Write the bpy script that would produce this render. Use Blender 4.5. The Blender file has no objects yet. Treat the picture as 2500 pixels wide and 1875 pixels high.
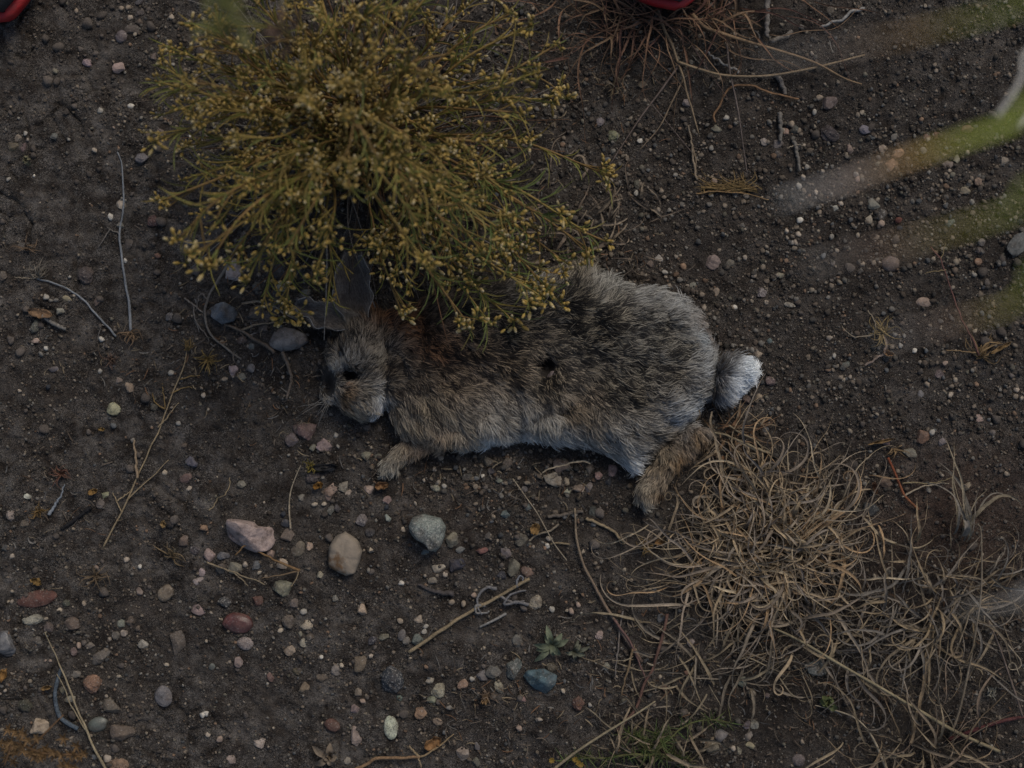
import bpy, math, random
import numpy as np

# ------------------------------------------------------------------ camera, sky, sun, exposure
S = 0.00036            # metres on the ground for one pixel of the 2500 px wide photograph
H = 1.25               # camera height above the ground
scene = bpy.context.scene
col = scene.collection

cam_data = bpy.data.cameras.new("camera")
cam_data.sensor_width = 36.0
cam_data.lens = 50.0
cam_data.clip_start = 0.01
cam_data.clip_end = 200.0
cam_data.dof.use_dof = True
cam_data.dof.focus_distance = 1.215
cam_data.dof.aperture_fstop = 2.9
cam_obj = bpy.data.objects.new("camera", cam_data)
cam_obj.location = (0, 0, H)
cam_obj.rotation_euler = (0, 0, 0)
col.objects.link(cam_obj)
scene.camera = cam_obj

SUN_EL, SUN_AZ = math.radians(48), math.radians(28)
world = bpy.data.worlds.new("World")
scene.world = world
world.use_nodes = True
wn = world.node_tree.nodes
bg = wn["Background"]
sky = wn.new("ShaderNodeTexSky")
sky.sky_type = 'NISHITA'
sky.sun_disc = False
sky.sun_elevation = SUN_EL
sky.sun_rotation = SUN_AZ
sky.air_density = 1.0
sky.dust_density = 3.0
sky.ozone_density = 1.0
world.node_tree.links.new(sky.outputs[0], bg.inputs[0])
bg.inputs[1].default_value = 0.10

sun_data = bpy.data.lights.new("sun", 'SUN')
sun_data.energy = 1.5
sun_data.angle = math.radians(24)
sun_data.color = (1.0, 0.92, 0.80)
sun = bpy.data.objects.new("sun", sun_data)
sun.rotation_euler = (math.pi / 2 - SUN_EL, 0, math.pi - SUN_AZ)
col.objects.link(sun)

scene.view_settings.view_transform = 'Standard'
scene.view_settings.look = 'None'
scene.view_settings.gamma = 1.0
scene.view_settings.use_curve_mapping = False
scene.view_settings.exposure = -0.24

# ------------------------------------------------------------------ helpers
rng = np.random.default_rng(11)
random.seed(11)


def P(px, py, z=0.0):
    """the point at height z that stands at a pixel of the photograph"""
    k = S * (H - z) / H
    return np.array([(px - 1250.0) * k, (937.5 - py) * k, z])


def PX(x, y, z=0.0):
    k = S * (H - z) / H
    return x / k + 1250.0, 937.5 - y / k


def _hash(ix, iy, seed):
    h = (ix.astype(np.int64) * 374761393 + iy.astype(np.int64) * 668265263 + seed * 1442695041) & 0xFFFFFFFF
    h = ((h ^ (h >> 13)) * 1274126177) & 0xFFFFFFFF
    h = h ^ (h >> 16)
    return (h & 0xFFFFFF) / float(0x1000000)


def vnoise(x, y, seed=0):
    ix, iy = np.floor(x), np.floor(y)
    fx, fy = x - ix, y - iy
    fx = fx * fx * (3 - 2 * fx)
    fy = fy * fy * (3 - 2 * fy)
    a, b = _hash(ix, iy, seed), _hash(ix + 1, iy, seed)
    c, d = _hash(ix, iy + 1, seed), _hash(ix + 1, iy + 1, seed)
    return (a * (1 - fx) + b * fx) * (1 - fy) + (c * (1 - fx) + d * fx) * fy


def fbm(x, y, freq, octs, seed):
    t, amp, tot = 0, 1.0, 0
    for o in range(octs):
        t = t + amp * vnoise(x * freq + 17.3 * o, y * freq - 9.1 * o, seed + o)
        tot += amp
        amp *= 0.5
        freq *= 2.03
    return t / tot - 0.5


def idw(px, py, ctrl, power=3.0, soft=30.0):
    """values of the control points (px, py, v...) spread over the photograph"""
    c = np.array([k[:2] for k in ctrl], float)
    v = np.array([k[2:] for k in ctrl], float)
    d = np.sqrt((px[:, None] - c[None, :, 0]) ** 2 + (py[:, None] - c[None, :, 1]) ** 2) + soft
    w = d ** -power
    w /= w.sum(1, keepdims=True)
    return w @ v


def cells(x, y, freq, seed):
    """nearest and second nearest distance to a jittered lattice, and the cell's own random"""
    x, y = x * freq, y * freq
    ix, iy = np.floor(x), np.floor(y)
    f1 = np.full(x.shape, 9.0)
    f2 = np.full(x.shape, 9.0)
    rnd = np.zeros(x.shape)
    for dx in (-1, 0, 1):
        for dy in (-1, 0, 1):
            cx, cy = ix + dx, iy + dy
            jx = cx + _hash(cx, cy, seed)
            jy = cy + _hash(cx, cy, seed + 7)
            d = np.hypot(x - jx, y - jy)
            near = d < f1
            f2 = np.where(near, f1, np.minimum(f2, d))
            rnd = np.where(near, _hash(cx, cy, seed + 13), rnd)
            f1 = np.where(near, d, f1)
    return f1, f2, rnd


CLODS = [(130, 140, 1.0), (300, 60, .8), (60, 400, .8), (250, 250, .9), (420, 330, .5), (650, 1750, .55), (560, 1640, .4), (330, 1800, .5),
         (900, 1480, .3), (1250, 1440, .2), (200, 900, .35), (150, 650, .7), (330, 620, .5), (1300, 800, .1), (1900, 400, .05), (2100, 950, .05),
         (2330, 1200, .35), (1900, 1400, .05), (800, 300, .05), (1100, 1600, .25), (2250, 1750, .1), (1700, 300, .15), (620, 1170, .5)]


def ground_z(x, y):
    x, y = np.asarray(x, float), np.asarray(y, float)
    z = 0.012 * fbm(x, y, 5.0, 3, 3) + 0.0045 * fbm(x, y, 30.0, 4, 21)
    z = z + 0.0030 * fbm(x, y, 170.0, 3, 61)
    far = np.clip(np.hypot(x, y) - 1.2, 0, None)
    z = z + far * 0.03 * fbm(x, y, 0.45, 3, 45)
    return z


def ground_fine(x, y):
    """clods and cracks, added to the sheet only"""
    px, py = PX(x, y)
    m = idw(px, py, CLODS, 3.0, 40.0)[:, 0]
    m = m * (0.5 + 1.2 * np.clip(fbm(x, y, 14, 2, 77) + 0.5, 0, 1) - 0.35)
    wx, wy = x + 0.008 * fbm(x, y, 60, 2, 5), y + 0.008 * fbm(x, y, 60, 2, 6)
    f1, f2, r = cells(wx, wy, 42.0, 9)
    crack = np.clip(1 - (f2 - f1) / 0.13, 0, 1)
    keep = (fbm(x, y, 22.0, 2, 91) > -0.02)
    g1, g2, r2 = cells(wx, wy, 130.0, 19)
    z = -0.006 * crack * m * keep + 0.0045 * (r - 0.5) * m
    z = z + 0.0036 * (r2 - 0.5) * (1 - g1) * np.clip(1.1 - m, 0.2, 1)
    return z, np.clip(m, 0, 1)


def new_mesh(name, verts, faces, smooth=True):
    me = bpy.data.meshes.new(name)
    verts = np.asarray(verts, np.float32).reshape(-1, 3)
    me.vertices.add(len(verts))
    me.vertices.foreach_set("co", verts.ravel())
    if isinstance(faces, np.ndarray):
        k = faces.shape[1]
        n = len(faces)
        me.loops.add(n * k)
        me.loops.foreach_set("vertex_index", faces.astype(np.int32).ravel())
        me.polygons.add(n)
        me.polygons.foreach_set("loop_start", np.arange(0, n * k, k, dtype=np.int32))
    else:
        tot = sum(len(f) for f in faces)
        me.loops.add(tot)
        me.loops.foreach_set("vertex_index", np.fromiter((i for f in faces for i in f), np.int32, tot))
        me.polygons.add(len(faces))
        st, acc = [], 0
        for f in faces:
            st.append(acc)
            acc += len(f)
        me.polygons.foreach_set("loop_start", np.array(st, np.int32))
    me.polygons.foreach_set("use_smooth", np.full(len(me.polygons), smooth))
    me.update(calc_edges=True)
    me.validate()
    return me


def vcol(me, name, rgb):
    a = me.color_attributes.new(name, 'FLOAT_COLOR', 'POINT')
    rgba = np.ones((len(me.vertices), 4), np.float32)
    rgba[:, :3] = rgb
    a.data.foreach_set("color", rgba.ravel())


def add(name, me, mat=None, parent=None, loc=None):
    o = bpy.data.objects.new(name, me)
    col.objects.link(o)
    if me is not None and mat is not None and not me.materials:
        me.materials.append(mat)
    if parent is not None:
        o.parent = parent
    if loc is not None:
        o.location = loc
    return o


def tag(o, label, cat, group=None):
    o["label"] = label
    o["category"] = cat
    if group:
        o["group"] = group
    return o


def empty(name, loc, label, cat, group=None):
    o = bpy.data.objects.new(name, None)
    o.empty_display_size = 0.02
    o.location = loc
    col.objects.link(o)
    return tag(o, label, cat, group)


class MB:
    """collects tubes, ribbons and lumps, and becomes one mesh"""

    def __init__(self):
        self.v, self.f, self.c, self.n = [], [], [], 0

    def put(self, v, f, c=None):
        v = np.asarray(v, float)
        self.v.append(v)
        self.f += [tuple(int(i) + self.n for i in q) for q in f]
        self.n += len(v)
        self.c.append(np.tile(np.asarray((1, 1, 1) if c is None else c, float), (len(v), 1)) if np.ndim(c) < 2 else np.asarray(c, float))
        return self

    def mesh(self, name, origin=(0, 0, 0), smooth=True, colour=True):
        v = np.concatenate(self.v) - np.asarray(origin)
        me = new_mesh(name, v, self.f, smooth)
        if colour and len(me.vertices) == len(v):
            vcol(me, "Col", np.concatenate(self.c))
        return me


def spline(pts, n):
    """n points on a Catmull-Rom curve through pts"""
    p = np.asarray(pts, float)
    if len(p) == 2:
        t = np.linspace(0, 1, n)[:, None]
        return p[0] * (1 - t) + p[1] * t
    q = np.vstack([2 * p[0] - p[1], p, 2 * p[-1] - p[-2]])
    seg = np.linalg.norm(np.diff(p, axis=0), axis=1)
    s = np.concatenate([[0], np.cumsum(seg)])
    out = []
    for u in np.linspace(0, s[-1], n):
        i = min(int(np.searchsorted(s, u, 'right')) - 1, len(seg) - 1)
        t = (u - s[i]) / max(seg[i], 1e-9)
        a, b, c, d = q[i], q[i + 1], q[i + 2], q[i + 3]
        out.append(0.5 * (2 * b + (c - a) * t + (2 * a - 5 * b + 4 * c - d) * t * t + (3 * b - a - 3 * c + d) * t ** 3))
    return np.array(out)


def frames(p):
    t = np.gradient(p, axis=0)
    t /= np.linalg.norm(t, axis=1, keepdims=True) + 1e-12
    up = np.array([0, 0, 1.0])
    s = np.cross(t, up)
    bad = np.linalg.norm(s, axis=1) < 0.2
    s[bad] = np.cross(t[bad], np.array([1.0, 0.3, 0]))
    s /= np.linalg.norm(s, axis=1, keepdims=True) + 1e-12
    return t, s, np.cross(s, t)


def tube(p, r, k=5):
    p = np.asarray(p, float)
    n = len(p)
    r = np.broadcast_to(np.asarray(r, float), (n,))
    t, s, u = frames(p)
    a = np.linspace(0, 2 * math.pi, k, endpoint=False)
    v = (p[:, None] + r[:, None, None] * (np.cos(a)[None, :, None] * s[:, None] + np.sin(a)[None, :, None] * u[:, None])).reshape(-1, 3)
    f = [(i * k + j, i * k + (j + 1) % k, (i + 1) * k + (j + 1) % k, (i + 1) * k + j) for i in range(n - 1) for j in range(k)]
    f += [tuple(range(k - 1, -1, -1)), tuple((n - 1) * k + j for j in range(k))]
    return v, f


def ribbon(p, w, twist=None, fold=0.35):
    """a folded leaf blade along p with half width w"""
    p = np.asarray(p, float)
    n = len(p)
    t, s, u = frames(p)
    a = np.zeros(n) if twist is None else np.asarray(twist, float)
    side = np.cos(a)[:, None] * s + np.sin(a)[:, None] * u
    nor = -np.sin(a)[:, None] * s + np.cos(a)[:, None] * u
    w = np.asarray(w, float)[:, None]
    v = np.stack([p - side * w + nor * w * fold, p - nor * w * fold, p + side * w + nor * w * fold], 1).reshape(-1, 3)
    f = []
    for i in range(n - 1):
        b = 3 * i
        f += [(b, b + 1, b + 4, b + 3), (b + 1, b + 2, b + 5, b + 4)]
    return v, f


_ICO = {}


def ico(sub):
    if sub in _ICO:
        return _ICO[sub]
    g = (1 + 5 ** 0.5) / 2
    v = [(-1, g, 0), (1, g, 0), (-1, -g, 0), (1, -g, 0), (0, -1, g), (0, 1, g), (0, -1, -g), (0, 1, -g), (g, 0, -1), (g, 0, 1), (-g, 0, -1), (-g, 0, 1)]
    v = [np.array(q) / np.linalg.norm(q) for q in v]
    f = [(0, 11, 5), (0, 5, 1), (0, 1, 7), (0, 7, 10), (0, 10, 11), (1, 5, 9), (5, 11, 4), (11, 10, 2), (10, 7, 6), (7, 1, 8),
         (3, 9, 4), (3, 4, 2), (3, 2, 6), (3, 6, 8), (3, 8, 9), (4, 9, 5), (2, 4, 11), (6, 2, 10), (8, 6, 7), (9, 8, 1)]
    for _ in range(sub):
        cache, nf = {}, []

        def mid(a, b):
            k = (min(a, b), max(a, b))
            if k not in cache:
                m = v[a] + v[b]
                v.append(m / np.linalg.norm(m))
                cache[k] = len(v) - 1
            return cache[k]
        for a, b, c in f:
            x, y, z = mid(a, b), mid(b, c), mid(c, a)
            nf += [(a, x, z), (b, y, x), (c, z, y), (x, y, z)]
        f = nf
    _ICO[sub] = (np.array(v), np.array(f))
    return _ICO[sub]


def stone_shape(sub, kind, r):
    """a unit pebble: kind 0 water-worn, 1 angular, 2 porous and lumpy"""
    v, f = ico(sub)
    v = v.copy()
    ncut = {0: 10, 1: 12, 2: 6, 3: 4}[kind]
    lo, hi = {0: (0.54, 0.83), 1: (0.5, 0.8), 2: (0.62, 0.88), 3: (0.8, 0.95)}[kind]
    for _ in range(ncut):
        n = r.normal(size=3)
        n[2] *= 0.7
        n /= np.linalg.norm(n)
        d = r.uniform(lo, hi)
        e = v @ n - d
        soft = {0: 0.08, 1: 0.05, 2: 0.2, 3: 0.5}[kind]
        over = np.where(e > 0, e * (1 - soft), 0)
        v -= over[:, None] * n
    amp = {0: 0.10, 1: 0.10, 2: 0.2, 3: 0.06}[kind]
    for fr, am in ((1.7, 1.0), (4.0, 0.5), (9.0, 0.28 if kind else 0.1)):
        o = r.uniform(0, 50, 3)
        q = v * fr + o
        nn = vnoise(q[:, 0] + 3 * q[:, 2], q[:, 1] - 2 * q[:, 2], int(r.integers(1000))) - 0.5
        v *= (1 + 2 * amp * am * nn)[:, None]
    v[:, :2] /= np.abs(v[:, :2]).max(0)
    v[:, 2] /= np.abs(v[:, 2]).max()
    return v, f


# ------------------------------------------------------------------ materials
def material(name):
    m = bpy.data.materials.new(name)
    m.use_nodes = True
    nt = m.node_tree
    b = nt.nodes["Principled BSDF"]
    return m, nt, b


def nd(nt, kind, **kw):
    n = nt.nodes.new(kind)
    for k, v in kw.items():
        setattr(n, k, v)
    return n


def noise(nt, vec, scale, detail=4.0, rough=0.55):
    n = nd(nt, "ShaderNodeTexNoise")
    n.inputs["Scale"].default_value = scale
    n.inputs["Detail"].default_value = detail
    n.inputs["Roughness"].default_value = rough
    nt.links.new(vec, n.inputs["Vector"])
    return n


def ramp(nt, fac, stops):
    r = nd(nt, "ShaderNodeValToRGB")
    while len(r.color_ramp.elements) < len(stops):
        r.color_ramp.elements.new(0.5)
    for e, (p, c) in zip(r.color_ramp.elements, stops):
        e.position = p
        e.color = (c, c, c, 1) if np.isscalar(c) else (*c, 1)
    nt.links.new(fac, r.inputs[0])
    return r


def mix(nt, fac, a, b, mode='MIX'):
    m = nd(nt, "ShaderNodeMix", data_type='RGBA', blend_type=mode)
    for s, v in ((m.inputs[0], fac), (m.inputs[6], a), (m.inputs[7], b)):
        if hasattr(v, "is_output"):
            nt.links.new(v, s)
        elif np.isscalar(v):
            s.default_value = v
        else:
            s.default_value = (*v, 1)
    return m.outputs[2]


def bump(nt, b, height, dist, strength=1.0, prev=None):
    n = nd(nt, "ShaderNodeBump")
    n.inputs["Strength"].default_value = strength
    n.inputs["Distance"].default_value = dist
    nt.links.new(height, n.inputs["Height"])
    if prev is not None:
        nt.links.new(prev, n.inputs["Normal"])
    nt.links.new(n.outputs[0], b.inputs["Normal"])
    return n.outputs[0]


def soil_material():
    m, nt, b = material("soil")
    tc = nd(nt, "ShaderNodeTexCoord").outputs["Object"]
    at = nd(nt, "ShaderNodeAttribute", attribute_name="dust").outputs["Color"]
    sep = nd(nt, "ShaderNodeSeparateColor")
    nt.links.new(at, sep.inputs[0])
    big = noise(nt, tc, 16.0, 5.0, 0.6)
    base = mix(nt, ramp(nt, big.outputs["Fac"], [(0.35, 0.0), (0.68, 1.0)]).outputs[0], (0.044, 0.035, 0.029), (0.112, 0.092, 0.076))
    dusty = noise(nt, tc, 60.0, 5.0, 0.65)
    dm = nd(nt, "ShaderNodeMath", operation='MULTIPLY')
    nt.links.new(sep.outputs[0], dm.inputs[0])
    nt.links.new(ramp(nt, dusty.outputs["Fac"], [(0.38, 0.0), (0.66, 1.0)]).outputs[0], dm.inputs[1])
    base = mix(nt, dm.outputs[0], base, (0.27, 0.245, 0.22))
    base = mix(nt, sep.outputs[1], base, (0.15, 0.095, 0.07))
    # grit: grains of a millimetre or so with a colour of their own
    grit = nd(nt, "ShaderNodeTexVoronoi", feature='F1')
    grit.inputs["Scale"].default_value = 900.0
    nt.links.new(tc, grit.inputs["Vector"])
    gs = nd(nt, "ShaderNodeSeparateColor")
    nt.links.new(grit.outputs["Color"], gs.inputs[0])
    gcol = ramp(nt, gs.outputs[0], [(0.0, (0.018, 0.017, 0.016)), (0.55, (0.06, 0.052, 0.046)), (0.91, (0.12, 0.103, 0.09)), (0.99, (0.36, 0.34, 0.30))])
    shape = ramp(nt, grit.outputs["Distance"], [(0.35, 1.0), (0.62, 0.0)])
    patch = noise(nt, tc, 35.0, 3.0)
    gm = nd(nt, "ShaderNodeMath", operation='MULTIPLY')
    nt.links.new(shape.outputs[0], gm.inputs[0])
    nt.links.new(ramp(nt, patch.outputs["Fac"], [(0.38, 0.15), (0.6, 0.85)]).outputs[0], gm.inputs[1])
    base = mix(nt, gm.outputs[0], base, gcol.outputs[0])
    fine = noise(nt, tc, 1400.0, 3.0, 0.7)
    base = mix(nt, 0.8, base, ramp(nt, fine.outputs["Fac"], [(0.3, 0.25), (0.7, 1.1)]).outputs[0], 'MULTIPLY')  # dark noise paints in the shaded gaps between grains
    nt.links.new(base, b.inputs["Base Color"])
    b.inputs["Roughness"].default_value = 0.95
    b.inputs["Specular IOR Level"].default_value = 0.15
    n1 = bump(nt, b, noise(nt, tc, 420.0, 6.0, 0.7).outputs["Fac"], 0.0042, 1.0)
    bump(nt, b, gm.outputs[0], 0.0016, 1.0, n1)
    return m


def stone_material(name, speck, rough, bumpd, spec=0.3):
    m, nt, b = material(name)
    tc = nd(nt, "ShaderNodeNewGeometry").outputs["Position"]
    inf = nd(nt, "ShaderNodeObjectInfo")
    off = nd(nt, "ShaderNodeVectorMath", operation='ADD')
    nt.links.new(tc, off.inputs[0])
    cmb = nd(nt, "ShaderNodeCombineXYZ")
    mul = nd(nt, "ShaderNodeMath", operation='MULTIPLY')
    mul.inputs[1].default_value = 7.0
    nt.links.new(inf.outputs["Random"], mul.inputs[0])
    nt.links.new(mul.outputs[0], cmb.inputs[0])
    nt.links.new(mul.outputs[0], cmb.inputs[2])
    nt.links.new(cmb.outputs[0], off.inputs[1])
    vec = off.outputs[0]
    c = inf.outputs["Color"]
    mott = noise(nt, vec, 130.0, 5.0, 0.65)
    c = mix(nt, 1.0, c, ramp(nt, mott.outputs["Fac"], [(0.3, (0.38, 0.36, 0.34)), (0.5, (0.92, 0.92, 0.92)), (0.72, (1.35, 1.32, 1.26))]).outputs[0], 'MULTIPLY')
    stain = noise(nt, vec, 55.0, 4.0, 0.6)
    c = mix(nt, ramp(nt, stain.outputs["Fac"], [(0.45, 0.0), (0.7, 0.6)]).outputs[0], c, (0.12, 0.09, 0.07))
    vo = noise(nt, vec, 900.0, 2.0, 0.6)
    c = mix(nt, ramp(nt, vo.outputs["Fac"], [(0.60 - 0.12 * speck, 0.0), (0.68, 0.25 + 0.6 * speck)]).outputs[0], c, (0.03, 0.028, 0.03))
    vp = noise(nt, vec, 760.0, 2.0, 0.6)
    c = mix(nt, ramp(nt, vp.outputs["Fac"], [(0.62 - 0.1 * speck, 0.0), (0.72, 0.2 + 0.5 * speck)]).outputs[0], c, (0.5, 0.47, 0.43))
    # soil dust on what lies low on the stone
    nt.links.new(c, b.inputs["Base Color"])
    b.inputs["Roughness"].default_value = rough
    b.inputs["Specular IOR Level"].default_value = spec
    n1 = bump(nt, b, noise(nt, vec, 350.0, 5.0, 0.7).outputs["Fac"], bumpd, 0.9)
    bump(nt, b, noise(nt, vec, 90.0, 4.0, 0.6).outputs["Fac"], bumpd * 1.6, 0.6, n1)
    return m


def attr_material(name, rough=0.8, spec=0.2, attr="Col", grain=(300.0, 0.55, 1.25), trans=0.0, stretch=None):
    """colour from the mesh, with a grain of its own"""
    m, nt, b = material(name)
    tc = nd(nt, "ShaderNodeTexCoord").outputs["Object"]
    a = nd(nt, "ShaderNodeAttribute", attribute_name=attr).outputs["Color"]
    g = noise(nt, tc, grain[0], 4.0, 0.6)
    c = mix(nt, 1.0, a, ramp(nt, g.outputs["Fac"], [(0.3, grain[1]), (0.7, grain[2])]).outputs[0], 'MULTIPLY')
    nt.links.new(c, b.inputs["Base Color"])
    b.inputs["Roughness"].default_value = rough
    b.inputs["Specular IOR Level"].default_value = spec
    bump(nt, b, g.outputs["Fac"], 0.0004, 0.6)
    if trans:
        out = nt.nodes["Material Output"]
        tr = nd(nt, "ShaderNodeBsdfTranslucent")
        nt.links.new(c, tr.inputs[0])
        mx = nd(nt, "ShaderNodeMixShader")
        mx.inputs[0].default_value = trans
        nt.links.new(b.outputs[0], mx.inputs[1])
        nt.links.new(tr.outputs[0], mx.inputs[2])
        nt.links.new(mx.outputs[0], out.inputs[0])
    return m


def fur_material():
    m, nt, b = material("fur")
    a = nd(nt, "ShaderNodeAttribute", attribute_name="fur_colour").outputs["Color"]
    nt.links.new(a, b.inputs["Base Color"])
    b.inputs["Roughness"].default_value = 0.55
    b.inputs["Specular IOR Level"].default_value = 0.25
    return m


M_SOIL = soil_material()
M_STONE = stone_material("stone_worn", 0.3, 0.72, 0.0009)
M_SPECK = stone_material("stone_speckled", 0.9, 0.66, 0.0011)
M_ROUGH = stone_material("stone_porous", 0.45, 0.9, 0.0024, 0.15)
M_GLOSS = stone_material("stone_polished", 0.1, 0.38, 0.0004, 0.5)
M_GRAVEL = attr_material("gravel", 0.88, 0.2, grain=(900.0, 0.6, 1.3))
M_STRAW = attr_material("dry_straw", 0.72, 0.25, grain=(500.0, 0.65, 1.25), trans=0.15)
M_TWIG = attr_material("dead_wood", 0.85, 0.15, grain=(700.0, 0.5, 1.3))
M_LEAF = attr_material("green_leaf", 0.65, 0.3, grain=(400.0, 0.7, 1.2), trans=0.2)
M_BUD = attr_material("flower_bract", 0.6, 0.35, grain=(900.0, 0.6, 1.3), trans=0.1)
M_FUR = fur_material()
M_SKIN = attr_material("hide", 0.9, 0.1, grain=(500.0, 0.6, 1.2))
M_EAR = attr_material("ear_hide", 0.7, 0.25, grain=(700.0, 0.55, 1.3))
# ------------------------------------------------------------------ the ground: one sheet, fine in view, reaching far out
def axis(half, step, far):
    a = np.arange(-half, half + step / 2, step)
    e, d, x = [], step, half
    while x < far:
        d *= 1.28
        x += d
        e.append(x)
    e = np.array(e)
    return np.concatenate([-e[::-1], a, e])


def build_ground():
    xs, ys = axis(0.54, 0.0019, 40.0), axis(0.42, 0.0019, 40.0)
    X, Y = np.meshgrid(xs, ys)
    x, y = X.ravel(), Y.ravel()
    z = ground_z(x, y)
    inner = (np.abs(x) < 0.56) & (np.abs(y) < 0.44)
    zf, dm = ground_fine(x[inner], y[inner])
    z[inner] += zf
    nx, ny = len(xs), len(ys)
    i = (np.arange(ny - 1)[:, None] * nx + np.arange(nx - 1)[None, :]).ravel()
    f = np.stack([i, i + 1, i + nx + 1, i + nx], 1)
    me = new_mesh("ground", np.stack([x, y, z], 1), f)
    dust = np.full(len(x), 0.4)
    dust[inner] = np.clip(dm * 1.9 + 0.25 + 0.9 * fbm(x[inner], y[inner], 9, 3, 411), 0, 1)
    red = np.zeros(len(x))
    px, py = PX(x, y)
    red = np.exp(-(((px - 2330) / 220) ** 2 + ((py - 1270) / 170) ** 2)) * 0.8 + np.exp(-(((px - 1060) / 120) ** 2 + ((py - 1290) / 90) ** 2)) * 0.2
    rgb = np.zeros((len(x), 3))
    rgb[:, 0] = dust
    rgb[:, 1] = red
    vcol(me, "dust", rgb)
    o = add("ground", me, M_SOIL)
    o["kind"] = "structure"


build_ground()

# ------------------------------------------------------------------ stones
COL = dict(c=(.46, .375, .275), w=(.56, .54, .50), p=(.37, .255, .20), k=(.42, .345, .275), t=(.31, .24, .175), g=(.21, .20, .19), l=(.36, .345, .32),
           d=(.085, .08, .077), b=(.135, .155, .185), B=(.04, .05, .075), e=(.10, .155, .175), u=(.15, .128, .127), n=(.15, .11, .085), r=(.155, .042, .03),
           R=(.21, .10, .07), o=(.34, .19, .10), v=(.215, .20, .15), s=(.12, .098, .082))
WORD = dict(c="cream", w="white", p="pink", k="pale pinkish", t="tan", g="grey", l="light grey", d="dark grey", b="blue-grey", B="dark blue",
            e="teal", u="purplish grey", n="brown", r="dark red", R="reddish brown", o="orange-brown", v="olive grey", s="earth-brown")
KIND = {'0': (0, "blunt-edged"), '1': (1, "angular"), '2': (2, "rough porous"), '3': (3, "smooth")}

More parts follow.
